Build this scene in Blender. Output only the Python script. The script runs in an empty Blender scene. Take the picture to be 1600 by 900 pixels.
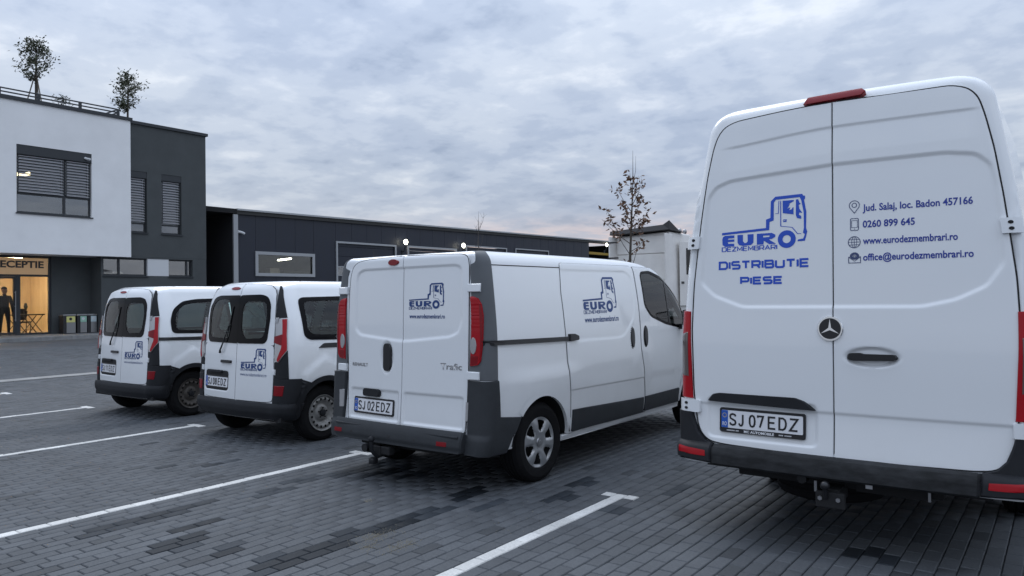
import bpy, bmesh, math, random
import numpy as np
from mathutils import Matrix, Vector
from mathutils.geometry import delaunay_2d_cdt

random.seed(7); rng = np.random.default_rng(7)
C = bpy.context.scene.collection
sc = bpy.context.scene
PI = math.pi

# ------------------------------------------------------------------ camera
TH, CAM_H = 0.64, 1.5814
cam = bpy.data.cameras.new('camera'); cam.sensor_width = 36; cam.sensor_fit = 'HORIZONTAL'
cam.lens = 1168.756 / 1600 * 36; cam.clip_start = 0.05; cam.clip_end = 3000
camo = bpy.data.objects.new('camera', cam); C.objects.link(camo)
camo.matrix_world = (Matrix.Translation((0, 0, CAM_H)) @ Matrix.Rotation(TH, 4, 'Z')
                     @ Matrix.Rotation(PI / 2 + 0.01269, 4, 'X') @ Matrix.Rotation(-0.01296, 4, 'Z'))
sc.camera = camo

# ------------------------------------------------------------------ sky, sun, exposure
SUN_EL, SUN_AZ = math.radians(52), math.radians(-60)   # azimuth clockwise from +Y: high, to the front left
world = bpy.data.worlds.new('World'); sc.world = world; world.use_nodes = True
nt = world.node_tree; nt.nodes.clear()
def nd(t, **kw):
    n = nt.nodes.new(t)
    for k, v in kw.items(): setattr(n, k, v)
    return n
def lk(a, b): nt.links.new(a, b)
def mth(op, a, b=None, c=None):
    n = nd('ShaderNodeMath', operation=op)
    for i, x in enumerate((a, b, c)):
        if x is None: continue
        if isinstance(x, (int, float)): n.inputs[i].default_value = x
        else: lk(x, n.inputs[i])
    return n.outputs[0]
def ramp(fac, stops, interp='EASE'):
    n = nd('ShaderNodeValToRGB'); r = n.color_ramp; r.interpolation = interp
    while len(r.elements) < len(stops): r.elements.new(0.5)
    for e, (p, c) in zip(r.elements, stops): e.position = p; e.color = (*c, 1)
    lk(fac, n.inputs[0]); return n.outputs[0]
def mixc(f, a, b, mode='MIX'):
    n = nd('ShaderNodeMix', data_type='RGBA', blend_type=mode)
    for i, x in ((0, f), (6, a), (7, b)):
        if isinstance(x, (int, float)): n.inputs[i].default_value = x
        elif isinstance(x, tuple): n.inputs[i].default_value = (*x, 1)
        else: lk(x, n.inputs[i])
    return n.outputs[2]
tc = nd('ShaderNodeTexCoord'); sep = nd('ShaderNodeSeparateXYZ'); lk(tc.outputs['Generated'], sep.inputs[0])
zc = mth('MAXIMUM', sep.outputs[2], 0.0)
den = mth('ADD', zc, 0.16)
cx = mth('DIVIDE', sep.outputs[0], den); cy = mth('DIVIDE', sep.outputs[1], den)
comb = nd('ShaderNodeCombineXYZ'); lk(cx, comb.inputs[0]); lk(cy, comb.inputs[1])
def noise(scale, detail, rough, dist=0.0, off=(0, 0, 0)):
    m = nd('ShaderNodeMapping'); m.inputs['Location'].default_value = off; lk(comb.outputs[0], m.inputs[0])
    n = nd('ShaderNodeTexNoise'); n.inputs['Scale'].default_value = scale; n.inputs['Detail'].default_value = detail
    n.inputs['Roughness'].default_value = rough; n.inputs['Distortion'].default_value = dist
    lk(m.outputs[0], n.inputs['Vector']); return n.outputs[0]
n1 = noise(1.3, 9, 0.56, 0.2, (3.1, 1.7, 0)); n2 = noise(5.2, 7, 0.56, 0.12, (0.4, 7.7, 0)); n3 = noise(0.45, 3, 0.5, 0, (9, 2, 0))
body_ = mth('ADD', mth('MULTIPLY', n1, 0.52), mth('MULTIPLY', n2, 0.48))
cloud = ramp(body_, [(0.35, (0.325, 0.39, 0.505)), (0.46, (0.43, 0.495, 0.605)), (0.54, (0.515, 0.575, 0.67)), (0.65, (0.66, 0.705, 0.77))])
cloud = mixc(ramp(n3, [(0.4, (0, 0, 0)), (0.62, (1, 1, 1))]), cloud, mixc(1.0, cloud, (0.84, 0.87, 0.93), 'MULTIPLY'))
# pale band and a warm streak low on the horizon
low = ramp(zc, [(0.0, (1, 1, 1)), (0.17, (0, 0, 0))])
cloud = mixc(mth('MULTIPLY', low, 0.62), cloud, (0.60, 0.605, 0.66))
glow_dir = nd('ShaderNodeVectorMath', operation='DOT_PRODUCT'); lk(tc.outputs['Generated'], glow_dir.inputs[0]); glow_dir.inputs[1].default_value = (-0.49, 0.87, 0.05)
gl = mth('MULTIPLY', ramp(glow_dir.outputs['Value'], [(0.90, (0, 0, 0)), (0.995, (1, 1, 1))]), ramp(zc, [(0.0, (1, 1, 1)), (0.06, (0.75, 0.75, 0.75)), (0.12, (0, 0, 0))]))
streak = ramp(n2, [(0.42, (0.25, 0.25, 0.25)), (0.6, (1, 1, 1))])
cloud = mixc(mth('MULTIPLY', mth('MULTIPLY', gl, streak), 0.75), cloud, (0.86, 0.60, 0.52))
# overcast brightening towards the zenith
zen = mth('ADD', 0.80, mth('MULTIPLY', mth('POWER', zc, 1.4), 1.75))
nish = nd('ShaderNodeTexSky', sky_type='NISHITA'); nish.sun_disc = False
nish.sun_elevation = SUN_EL; nish.sun_rotation = SUN_AZ; nish.air_density = 1.0; nish.dust_density = 2.0
b1 = nd('ShaderNodeBackground'); lk(nish.outputs[0], b1.inputs[0]); b1.inputs[1].default_value = 0.06
b2 = nd('ShaderNodeBackground'); lk(cloud, b2.inputs[0]); lk(zen, b2.inputs[1])
mx = nd('ShaderNodeMixShader'); mx.inputs[0].default_value = 0.94; lk(b1.outputs[0], mx.inputs[1]); lk(b2.outputs[0], mx.inputs[2])
wo = nd('ShaderNodeOutputWorld'); lk(mx.outputs[0], wo.inputs[0])

sun = bpy.data.lights.new('sun', 'SUN'); sun.energy = 1.1; sun.angle = math.radians(45); sun.color = (1.0, 0.985, 0.96)
suno = bpy.data.objects.new('sun', sun); C.objects.link(suno)
sd = Vector((math.sin(SUN_AZ), math.cos(SUN_AZ), math.tan(SUN_EL)))
suno.rotation_euler = sd.to_track_quat('Z', 'Y').to_euler(); suno.location = (0, -10, 30)
sc.view_settings.view_transform = 'Standard'; sc.view_settings.look = 'None'; sc.view_settings.gamma = 1; sc.view_settings.exposure = 0.30
sc.cycles.max_bounces = 10; sc.cycles.transparent_max_bounces = 16

# ------------------------------------------------------------------ materials
MATS = {}
def mat(name, col=(0.5, 0.5, 0.5), rough=0.5, metal=0.0, coat=0.0, spec=0.5, emit=None, es=0.0, var=0.0, vscale=6.0, bump=0.0, bscale=80.0, trans=0.0, rvar=0.0, stretch=None):
    m = bpy.data.materials.new(name); m.use_nodes = True; t = m.node_tree; p = t.nodes['Principled BSDF']
    p.inputs['Base Color'].default_value = (*col, 1); p.inputs['Roughness'].default_value = rough; p.inputs['Metallic'].default_value = metal
    p.inputs['Coat Weight'].default_value = coat; p.inputs['Coat Roughness'].default_value = 0.04; p.inputs['Specular IOR Level'].default_value = spec
    p.inputs['Transmission Weight'].default_value = trans
    if emit: p.inputs['Emission Color'].default_value = (*emit, 1); p.inputs['Emission Strength'].default_value = es
    if var or bump or rvar:
        co = t.nodes.new('ShaderNodeTexCoord'); vec = co.outputs['Object']
        if stretch:
            mp = t.nodes.new('ShaderNodeMapping'); mp.inputs['Scale'].default_value = stretch; t.links.new(vec, mp.inputs[0]); vec = mp.outputs[0]
        n = t.nodes.new('ShaderNodeTexNoise'); n.inputs['Scale'].default_value = vscale; n.inputs['Detail'].default_value = 6; n.inputs['Roughness'].default_value = 0.62
        t.links.new(vec, n.inputs['Vector'])
        if var:
            r = t.nodes.new('ShaderNodeMapRange'); r.inputs[1].default_value = 0.3; r.inputs[2].default_value = 0.7
            r.inputs[3].default_value = 1 - var; r.inputs[4].default_value = 1 + var * 0.6; t.links.new(n.outputs[0], r.inputs[0])
            mm = t.nodes.new('ShaderNodeVectorMath'); mm.operation = 'SCALE'; mm.inputs[0].default_value = col; t.links.new(r.outputs[0], mm.inputs['Scale'])
            t.links.new(mm.outputs[0], p.inputs['Base Color'])
        if rvar:
            r2 = t.nodes.new('ShaderNodeMapRange'); r2.inputs[1].default_value = 0.3; r2.inputs[2].default_value = 0.7
            r2.inputs[3].default_value = max(0.02, rough - rvar); r2.inputs[4].default_value = min(1, rough + rvar); t.links.new(n.outputs[0], r2.inputs[0]); t.links.new(r2.outputs[0], p.inputs['Roughness'])
        if bump:
            n2_ = t.nodes.new('ShaderNodeTexNoise'); n2_.inputs['Scale'].default_value = bscale; n2_.inputs['Detail'].default_value = 4; t.links.new(vec, n2_.inputs['Vector'])
            b = t.nodes.new('ShaderNodeBump'); b.inputs['Strength'].default_value = bump; b.inputs['Distance'].default_value = 0.01; t.links.new(n2_.outputs[0], b.inputs['Height']); t.links.new(b.outputs[0], p.inputs['Normal'])
    MATS[name] = m; return m
def glass_mat(name, tint, rough=0.01, base=0.06, ior=1.5):
    m = bpy.data.materials.new(name); m.use_nodes = True; t = m.node_tree; t.nodes.clear()
    o = t.nodes.new('ShaderNodeOutputMaterial'); mi = t.nodes.new('ShaderNodeMixShader'); tr = t.nodes.new('ShaderNodeBsdfTransparent'); g = t.nodes.new('ShaderNodeBsdfGlossy')
    fr = t.nodes.new('ShaderNodeFresnel'); fr.inputs[0].default_value = ior; a = t.nodes.new('ShaderNodeMath'); a.operation = 'ADD'; a.use_clamp = True; a.inputs[1].default_value = base
    tr.inputs[0].default_value = (*tint, 1); g.inputs['Roughness'].default_value = rough
    t.links.new(fr.outputs[0], a.inputs[0]); t.links.new(a.outputs[0], mi.inputs[0]); t.links.new(tr.outputs[0], mi.inputs[1]); t.links.new(g.outputs[0], mi.inputs[2]); t.links.new(mi.outputs[0], o.inputs[0])
    MATS[name] = m; return m
def paint_mat(name, col):
    """gloss white paint: thin road film that grows towards the sill, lining on the inner face."""
    m = mat(name, col, 0.24, coat=1.0, rvar=0.02, vscale=3.0); t = m.node_tree; p = t.nodes['Principled BSDF']
    co = t.nodes.new('ShaderNodeTexCoord'); s = t.nodes.new('ShaderNodeSeparateXYZ'); t.links.new(co.outputs['Object'], s.inputs[0])
    n = t.nodes.new('ShaderNodeTexNoise'); n.inputs['Scale'].default_value = 2.3; n.inputs['Detail'].default_value = 7; n.inputs['Roughness'].default_value = 0.65; t.links.new(co.outputs['Object'], n.inputs['Vector'])
    mr = t.nodes.new('ShaderNodeMapRange'); mr.inputs[1].default_value = 1.15; mr.inputs[2].default_value = 0.4; mr.inputs[3].default_value = 0.02; mr.inputs[4].default_value = 0.30; t.links.new(s.outputs[2], mr.inputs[0])
    mu = t.nodes.new('ShaderNodeMath'); mu.operation = 'MULTIPLY'; t.links.new(mr.outputs[0], mu.inputs[0]); t.links.new(n.outputs[0], mu.inputs[1])
    mc = t.nodes.new('ShaderNodeMix'); mc.data_type = 'RGBA'; mc.inputs[6].default_value = (*col, 1); mc.inputs[7].default_value = (0.34, 0.33, 0.31, 1); t.links.new(mu.outputs[0], mc.inputs[0])
    ge = t.nodes.new('ShaderNodeNewGeometry'); mb = t.nodes.new('ShaderNodeMix'); mb.data_type = 'RGBA'; mb.inputs[7].default_value = (0.36, 0.40, 0.385, 1)
    t.links.new(ge.outputs['Backfacing'], mb.inputs[0]); t.links.new(mc.outputs[2], mb.inputs[6]); t.links.new(mb.outputs[2], p.inputs['Base Color'])
    return m
WHITE = paint_mat('white_paint', (0.78, 0.795, 0.81))
GREY = mat('grey_plastic', (0.036, 0.039, 0.043), 0.55, spec=.25, var=0.12, vscale=9, bump=0.12, bscale=420)
SCUFF = mat('scuffed_plastic', (0.022, 0.023, 0.025), 0.6, spec=.25, var=0.75, vscale=7, stretch=(1, 1, 3), bump=0.1, bscale=300)
DGREY = mat('dark_plastic', (0.017, 0.018, 0.021), 0.55, spec=.22, var=0.2, vscale=5, bump=0.1, bscale=350)
PGREY = mat('pillar_plastic', (0.115, 0.122, 0.13), 0.55, spec=.25, var=0.06, bump=0.08, bscale=400)
BLACK = mat('black_plastic', (0.012, 0.012, 0.014), 0.28)
GAPDARK = mat('gap_dark', (0.012, 0.012, 0.013), 0.8)  # near-black colour that carries the shade of door gaps and seams
FRIT = mat('black_glass_edge', (0.004, 0.004, 0.005), 0.10, spec=.10)
CARGL = glass_mat('vehicle_glass', (0.80, 0.88, 0.85), base=0.03)
TINTGL = glass_mat('tinted_vehicle_glass', (0.78, 0.92, 0.87), base=0.02)
RED = mat('red_lens', (0.36, 0.003, 0.009), 0.22, coat=0.12, spec=.3)
DRED = mat('dark_red_lens', (0.20, 0.003, 0.008), 0.2, coat=0.12, spec=.3)
CLEAR = mat('clear_lens', (0.42, 0.41, 0.41), 0.12, metal=0.35, coat=0.9)
SMOKE = mat('smoked_lens', (0.10, 0.075, 0.07), 0.12, coat=0.9)
TYRE = mat('tyre_rubber', (0.010, 0.010, 0.011), 0.85, spec=.15, var=0.2, vscale=20, bump=0.15, bscale=120)
SILVER = mat('silver_wheel_trim', (0.42, 0.43, 0.44), 0.34, metal=0.55, var=0.12, vscale=14)
STEEL = mat('grey_steel_rim', (0.26, 0.255, 0.245), 0.5, metal=0.35, var=0.25, vscale=18)
DIRTRIM = mat('dirty_steel_rim', (0.075, 0.066, 0.058), 0.65, metal=0.2, var=0.35, vscale=18)
DARK = mat('dark_underbody', (0.010, 0.010, 0.011), 0.85)
CHROME = mat('chrome', (0.72, 0.73, 0.74), 0.12, metal=1.0)
SATIN = mat('satin_metal', (0.35, 0.35, 0.36), 0.35, metal=0.8)
PLATEW = mat('plate_white', (0.72, 0.72, 0.74), 0.35)
PLATEB = mat('plate_blue', (0.012, 0.09, 0.42), 0.35)
LETTERS = mat('plate_black', (0.012, 0.012, 0.014), 0.4)
BLUE = mat('bright_blue_vinyl', (0.012, 0.075, 0.50), 0.4)
NAVY = mat('navy_vinyl', (0.012, 0.048, 0.18), 0.4)
DBLUE = mat('deep_blue_vinyl', (0.012, 0.035, 0.28), 0.4)
SLATE = mat('slate_vinyl', (0.05, 0.07, 0.16), 0.45)
SEAT = mat('dark_seat_cloth', (0.035, 0.036, 0.04), 0.9)

# ------------------------------------------------------------------ object helpers
def link(name, me, m=None, parent=None, smooth=True):
    o = bpy.data.objects.new(name, me); C.objects.link(o)
    if m is not None:
        for x in (m if isinstance(m, (list, tuple)) else [m]): me.materials.append(x)
    if parent is not None: o.parent = parent
    if smooth: me.shade_smooth()
    return o
def mesh(name, V, F):
    me = bpy.data.meshes.new(name); me.from_pydata([tuple(map(float, v)) for v in V], [], [tuple(int(i) for i in f) for f in F]); me.validate(); me.update(); return me
def thing(name, label, cat, loc=(0, 0, 0), rz=0, group=None):
    o = bpy.data.objects.new(name, None); C.objects.link(o); o.location = loc; o.rotation_euler = (0, 0, rz); o.empty_display_size = 0.3
    o['label'] = label; o['category'] = cat
    if group: o['group'] = group
    return o
class MB:
    """collects simple solids, links them as ONE mesh object"""
    def __init__(s): s.V = []; s.F = []
    def add(s, V, F):
        k = len(s.V); s.V += [tuple(v) for v in V]; s.F += [tuple(i + k for i in f) for f in F]; return s
    def box(s, a, b, bev=0.0):
        (x0, y0, z0), (x1, y1, z1) = a, b
        x0, x1 = min(x0, x1), max(x0, x1); y0, y1 = min(y0, y1), max(y0, y1); z0, z1 = min(z0, z1), max(z0, z1)
        if not bev:
            return s.add([(x0, y0, z0), (x1, y0, z0), (x1, y1, z0), (x0, y1, z0), (x0, y0, z1), (x1, y0, z1), (x1, y1, z1), (x0, y1, z1)],
                         [(0, 3, 2, 1), (4, 5, 6, 7), (0, 1, 5, 4), (1, 2, 6, 5), (2, 3, 7, 6), (3, 0, 4, 7)])
        bm = bmesh.new(); bmesh.ops.create_cube(bm, size=1)
        for v in bm.verts: v.co = Vector(((x0 + x1) / 2 + v.co.x * (x1 - x0), (y0 + y1) / 2 + v.co.y * (y1 - y0), (z0 + z1) / 2 + v.co.z * (z1 - z0)))
        bmesh.ops.bevel(bm, geom=bm.edges[:], offset=bev, segments=2, affect='EDGES', profile=0.5)
        bm.verts.index_update(); s.add([v.co[:] for v in bm.verts], [[v.index for v in f.verts] for f in bm.faces]); bm.free(); return s
    def tube(s, pts, r, n=8, cap=True):
        pts = [Vector(p) for p in pts]; rs = r if isinstance(r, (list, tuple)) else [r] * len(pts); k = len(s.V); prev = None
        for i, p in enumerate(pts):
            d = (pts[min(i + 1, len(pts) - 1)] - pts[max(i - 1, 0)]).normalized()
            u = prev if prev is not None else (Vector((0, 0, 1)) if abs(d.z) < 0.9 else Vector((1, 0, 0)))
            u = (u - d * u.dot(d)).normalized(); w = d.cross(u); prev = u
            s.V += [tuple(p + (u * math.cos(2 * PI * j / n) + w * math.sin(2 * PI * j / n)) * rs[i]) for j in range(n)]
        for i in range(len(pts) - 1):
            for j in range(n): s.F.append((k + i * n + j, k + i * n + (j + 1) % n, k + (i + 1) * n + (j + 1) % n, k + (i + 1) * n + j))
        if cap: s.F.append(tuple(k + j for j in range(n - 1, -1, -1))); s.F.append(tuple(k + (len(pts) - 1) * n + j for j in range(n)))
        return s
    def build(s, name, m, parent=None, smooth=False):
        o = link(name, mesh(name, s.V, s.F), m, parent, False)
        if smooth: o.data.shade_smooth(); o.data.set_sharp_from_angle(angle=math.radians(40))
        return o
def lathe(prof, n=48, axis='x', closed=False, keep=None, zfun=None):
    """profile of (radius, offset) spun about the u axis"""
    V = []; F = []; m = len(prof)
    for i, (r, x) in enumerate(prof):
        for j in range(n):
            t = 2 * PI * j / n; xx = x + (zfun(r, t) if zfun else 0); V.append((xx, r * math.cos(t), r * math.sin(t)))
    for i in range(m - 1 + (1 if closed else 0)):
        for j in range(n):
            if keep and not keep(0.5 * (prof[i][0] + prof[(i + 1) % m][0]), 2 * PI * (j + 0.5) / n): continue
            a, b = i * n + j, i * n + (j + 1) % n; c, d = ((i + 1) % m) * n + (j + 1) % n, ((i + 1) % m) * n + j
            F.append((a, b, c, d))
    return V, F

# ------------------------------------------------------------------ lettering (built-in font), cached flat outlines
TXT = {}
def text2d(s, bold=0.0):
    k = (s, bold)
    if k not in TXT:
        cu = bpy.data.curves.new('lettering', 'FONT'); cu.body = s; cu.size = 1; cu.offset = bold; cu.resolution_u = 3; cu.dimensions = '2D'; cu.fill_mode = 'FRONT'
        ob = bpy.data.objects.new('lettering', cu); C.objects.link(ob); dg = bpy.context.evaluated_depsgraph_get()
        me = bpy.data.meshes.new_from_object(ob.evaluated_get(dg)); V = np.array([v.co[:2] for v in me.vertices]); F = [tuple(p.vertices) for p in me.polygons]
        bpy.data.objects.remove(ob); bpy.data.curves.remove(cu); bpy.data.meshes.remove(me)
        TXT[k] = (V, F)
    return TXT[k]
def fit(VF, x0, y0, x1, y1, ybox=None):
    V, F = VF; mn = V.min(0); mxx = V.max(0)
    if ybox: mn = np.array([mn[0], ybox[0]]); mxx = np.array([mxx[0], ybox[1]])
    return (V - mn) / (mxx - mn) * np.array([x1 - x0, y1 - y0]) + np.array([x0, y0]), F
def cat2d(*parts):
    V = []; F = []; k = 0
    for v, f in parts:
        V.append(np.asarray(v, float)); F += [tuple(i + k for i in t) for t in f]; k += len(v)
    return np.vstack(V), F
def poly2d(pts, holes=(), step=0.02):
    loops = [pts] + list(holes); P = []; E = []
    for lp in loops:
        k = len(P); q = []
        for a, b in zip(lp, list(lp[1:]) + [lp[0]]):
            n = max(1, int(math.dist(a, b) / step)); q += [(a[0] + (b[0] - a[0]) * i / n, a[1] + (b[1] - a[1]) * i / n) for i in range(n)]
        P += q; E += [(k + i, k + (i + 1) % len(q)) for i in range(len(q))]
    r = delaunay_2d_cdt([Vector(p) for p in P], E, [], 2 if not holes else 3 if False else 2, 1e-6)
    V = [(v.x, v.y) for v in r[0]]; F = [tuple(f) for f in r[2]]
    def inside(x, y, lp):
        c = False
        for (x1, y1), (x2, y2) in zip(lp, list(lp[1:]) + [lp[0]]):
            if (y1 > y) != (y2 > y) and x < (x2 - x1) * (y - y1) / (y2 - y1) + x1: c = not c
        return c
    G = []
    for f in F:
        cxx = sum(V[i][0] for i in f) / len(f); cyy = sum(V[i][1] for i in f) / len(f)
        if inside(cxx, cyy, pts) and not any(inside(cxx, cyy, h) for h in holes): G.append(f)
    return np.array(V), G
def circle(cx_, cy_, rx, ry=None, n=28):
    ry = ry or rx; return [(cx_ + rx * math.cos(2 * PI * i / n), cy_ + ry * math.sin(2 * PI * i / n)) for i in range(n)]
def ribbon(pts, w, closed=False):
    """thick line with mitred joints"""
    P = [Vector(p).to_2d() if not isinstance(p, Vector) else p for p in [Vector((a, b)) for a, b in pts]]; n = len(P); L = []; R_ = []
    for i in range(n):
        a = P[i - 1] if (i > 0 or closed) else None; b = P[(i + 1) % n] if (i < n - 1 or closed) else None
        d1 = (P[i] - a).normalized() if a is not None else None; d2 = (b - P[i]).normalized() if b is not None else None
        d1 = d1 or d2; d2 = d2 or d1; n1_ = Vector((-d1.y, d1.x)); n2_ = Vector((-d2.y, d2.x)); m_ = (n1_ + n2_)
        m_ = m_.normalized() if m_.length > 1e-6 else n1_; k = 1 / max(0.45, m_.dot(n1_)); L.append(P[i] + m_ * w / 2 * k); R_.append(P[i] - m_ * w / 2 * k)
    V = [(p.x, p.y) for p in L + R_]; F = [(i, (i + 1) % n, n + (i + 1) % n, n + i) for i in range(n - (0 if closed else 1))]
    return np.array(V), F
GOTH = {'D': (1.05, [[(0, 0), (0, 1), (.8, 1), (1, .8), (1, .2), (.8, 0), (0, 0)]]), 'I': (.0, [[(0, 0), (0, 1)]]),
        'S': (1.0, [[(1, 1), (.12, 1), (0, .88), (0, .62), (.12, .52), (.88, .5), (1, .4), (1, .12), (.88, 0), (0, 0)]]),
        'T': (1.0, [[(0, 1), (1, 1)], [(.5, 1), (.5, 0)]]), 'R': (1.0, [[(0, 0), (0, 1), (.88, 1), (1, .88), (1, .55), (.88, .43), (0, .43)], [(.6, .43), (1, 0)]]),
        'B': (1.0, [[(0, 0), (0, 1), (.86, 1), (.96, .9), (.96, .62), (.86, .52), (0, .52)], [(.86, .52), (1, .4), (1, .12), (.88, 0), (0, 0)]]),
        'U': (1.0, [[(0, 1), (0, .15), (.14, 0), (.86, 0), (1, .15), (1, 1)]]), 'E': (.95, [[(1, 1), (0, 1), (0, 0), (1, 0)], [(0, .5), (.9, .5)]]),
        'P': (1.0, [[(0, 0), (0, 1), (.88, 1), (1, .88), (1, .52), (.88, .4), (0, .4)]]), 'Z': (1.0, [[(0, 1), (1, 1), (0, 0), (1, 0)]]),
        'M': (1.15, [[(0, 0), (0, 1), (.5, .25), (1, 1), (1, 0)]]), 'A': (1.1, [[(0, 0), (.5, 1), (1, 0)], [(.2, .33), (.8, .33)]])}
def gothic(s, x0, y0, x1, y1, w):
    gap = 0.34; tot = sum(GOTH[c][0] for c in s) * 0.95 + gap * (len(s) - 1); k = (x1 - x0 - w) / tot; x = x0 + w / 2; out = []; hgt = y1 - y0 - w
    for c in s:
        wd, st = GOTH[c]; wd *= 0.95
        for p in st:
            cl = len(p) > 2 and p[0] == p[-1]; q = [(x + a * wd * k, y0 + w / 2 + b * hgt) for a, b in (p[:-1] if cl else p)]
            if not cl and len(q) == 2:   # square the ends of straight strokes
                pass
            out.append(ribbon(q, w, cl))
        x += (wd + gap) * k
    return cat2d(*out)
PLG = {'J': [[(1, 1), (1, .28), (.9, .1), (.65, 0), (.35, 0), (.12, .08), (0, .2)]], '0': [[(.5, 1), (.2, .94), (.03, .74), (0, .5), (.03, .26), (.2, .06), (.5, 0), (.8, .06), (.97, .26), (1, .5), (.97, .74), (.8, .94), (.5, 1)]],
       '7': [[(0, .86), (0, 1), (1, 1), (.38, 0)]], '2': [[(0, .78), (.12, .93), (.5, 1), (.86, .94), (1, .75), (.92, .58), (0, 0), (1, 0)]], '1': [[(.1, .74), (.62, 1), (.62, 0)]],
       '8': [[(.5, 1), (.16, .93), (.07, .76), (.2, .59), (.5, .53), (.8, .59), (.93, .76), (.84, .93), (.5, 1)], [(.5, .53), (.14, .46), (0, .26), (.15, .06), (.5, 0), (.85, .06), (1, .26), (.86, .46), (.5, .53)]],
       'S': [[(1, .8), (.86, .94), (.5, 1), (.15, .94), (.02, .76), (.12, .6), (.5, .5), (.88, .4), (1, .22), (.86, .06), (.5, 0), (.15, .05), (0, .2)]],
       'E': [[(1, 1), (0, 1), (0, 0), (1, 0)], [(0, .52), (.88, .52)]], 'D': [[(0, 0), (0, 1), (.55, 1), (.86, .87), (1, .62), (1, .38), (.86, .13), (.55, 0), (0, 0)]], 'Z': [[(0, 1), (1, 1), (0, 0), (1, 0)]]}
PLX = [(.018, .123), (.146, .222), (.292, .386), (.404, .499), (.548, .660), (.688, .797), (.825, .945)]
def plate_text(s, x0, x1, y0, y1, w=.0118):
    out = []
    for c, (a, b) in zip(s, PLX):
        a, b = x0 + a * (x1 - x0) + w / 2, x0 + b * (x1 - x0) - w / 2
        for p in PLG[c]:
            cl = p[0] == p[-1]; out.append(ribbon([(a + u * (b - a), y0 + w / 2 + v * (y1 - y0 - w)) for u, v in (p[:-1] if cl else p)], w, cl))
    return cat2d(*out)
def nz(pts): return [((u + 0.706) / 0.557, (w - 1.865) / 0.341) for u, w in pts]
def make_logo():
    out = []
    fr = nz([(-0.704, 1.993), (-0.406, 2.007), (-0.406, 2.061), (-0.378, 2.069), (-0.375, 2.176), (-0.346, 2.203), (-0.178, 2.206), (-0.173, 2.195), (-0.161, 2.192), (-0.162, 2.171), (-0.168, 2.169), (-0.154, 2.092), (-0.156, 1.990), (-0.149, 1.969), (-0.163, 1.911), (-0.208, 1.910), (-0.206, 1.921), (-0.173, 1.926), (-0.163, 1.953), (-0.175, 1.961), (-0.169, 1.995), (-0.170, 2.090), (-0.185, 2.167), (-0.194, 2.187), (-0.344, 2.183), (-0.355, 2.166), (-0.357, 2.052), (-0.383, 2.044), (-0.386, 1.992), (-0.704, 1.978)])
    out.append(poly2d(fr, step=0.05))
    out.append(poly2d(nz([(-0.683, 1.973), (-0.618, 1.973), (-0.618, 1.955), (-0.659, 1.954), (-0.663, 1.946), (-0.618, 1.946), (-0.618, 1.931), (-0.664, 1.931), (-0.659, 1.919), (-0.619, 1.918), (-0.619, 1.900), (-0.683, 1.900), (-0.700, 1.913), (-0.702, 1.950), (-0.696, 1.966)]), step=0.05))
    out.append(poly2d(nz([(-0.597, 1.973), (-0.559, 1.973), (-0.559, 1.930), (-0.549, 1.918), (-0.537, 1.918), (-0.527, 1.928), (-0.528, 1.973), (-0.488, 1.973), (-0.489, 1.918), (-0.505, 1.903), (-0.557, 1.900), (-0.585, 1.906), (-0.596, 1.924)]), step=0.05))
    out.append(poly2d(nz([(-0.466, 1.973), (-0.369, 1.973), (-0.346, 1.960), (-0.348, 1.945), (-0.369, 1.935), (-0.388, 1.932), (-0.342, 1.902), (-0.386, 1.902), (-0.421, 1.926), (-0.423, 1.902), (-0.466, 1.902)]), [nz([(-0.425, 1.959), (-0.384, 1.958), (-0.384, 1.948), (-0.425, 1.947)])], step=0.05))
    out.append(poly2d(nz(circle(-0.275, 1.9275, 0.056)), [nz(circle(-0.275, 1.9275, 0.0255))], step=0.2))
    out.append(ribbon(nz([(-0.312, 2.174), (-0.312, 2.012), (-0.241, 2.000), (-0.208, 1.958), (-0.186, 1.957)]), 0.010))
    out.append(ribbon(nz([(-0.323, 2.175), (-0.327, 2.094), (-0.346, 2.094)]), 0.008))
    out.append(poly2d(nz([(-0.300, 2.173), (-0.229, 2.172), (-0.232, 2.163), (-0.270, 2.146), (-0.254, 2.150), (-0.263, 2.131), (-0.272, 2.121), (-0.252, 2.127), (-0.259, 2.108), (-0.244, 2.115), (-0.252, 2.098), (-0.238, 2.125), (-0.232, 2.125), (-0.232, 2.081), (-0.299, 2.094)]), step=0.06))
    out.append(poly2d(nz([(-0.217, 2.173), (-0.203, 2.175), (-0.196, 2.153), (-0.187, 2.144), (-0.200, 2.138), (-0.196, 2.114), (-0.178, 2.086), (-0.196, 2.090), (-0.200, 2.077), (-0.185, 2.068), (-0.185, 2.049), (-0.211, 2.056), (-0.218, 2.078)]), step=0.06))
    out.append(poly2d(nz([(-0.297, 2.053), (-0.274, 2.053), (-0.276, 2.037), (-0.297, 2.037), (-0.297, 2.043), (-0.282, 2.043), (-0.282, 2.047), (-0.297, 2.047)]), step=0.06))
    return cat2d(*out)
LOGO = make_logo()
LOGO_NAME = gothic('DEZMEMBRARI', 0.0, 0.0, 0.667, 0.088, 0.013)
def boxed(VF, x0, y0, x1, y1):
    V, F = VF; return V * np.array([x1 - x0, y1 - y0]) + np.array([x0, y0]), F
URL = 'www.eurodezmembrari.ro'

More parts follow.
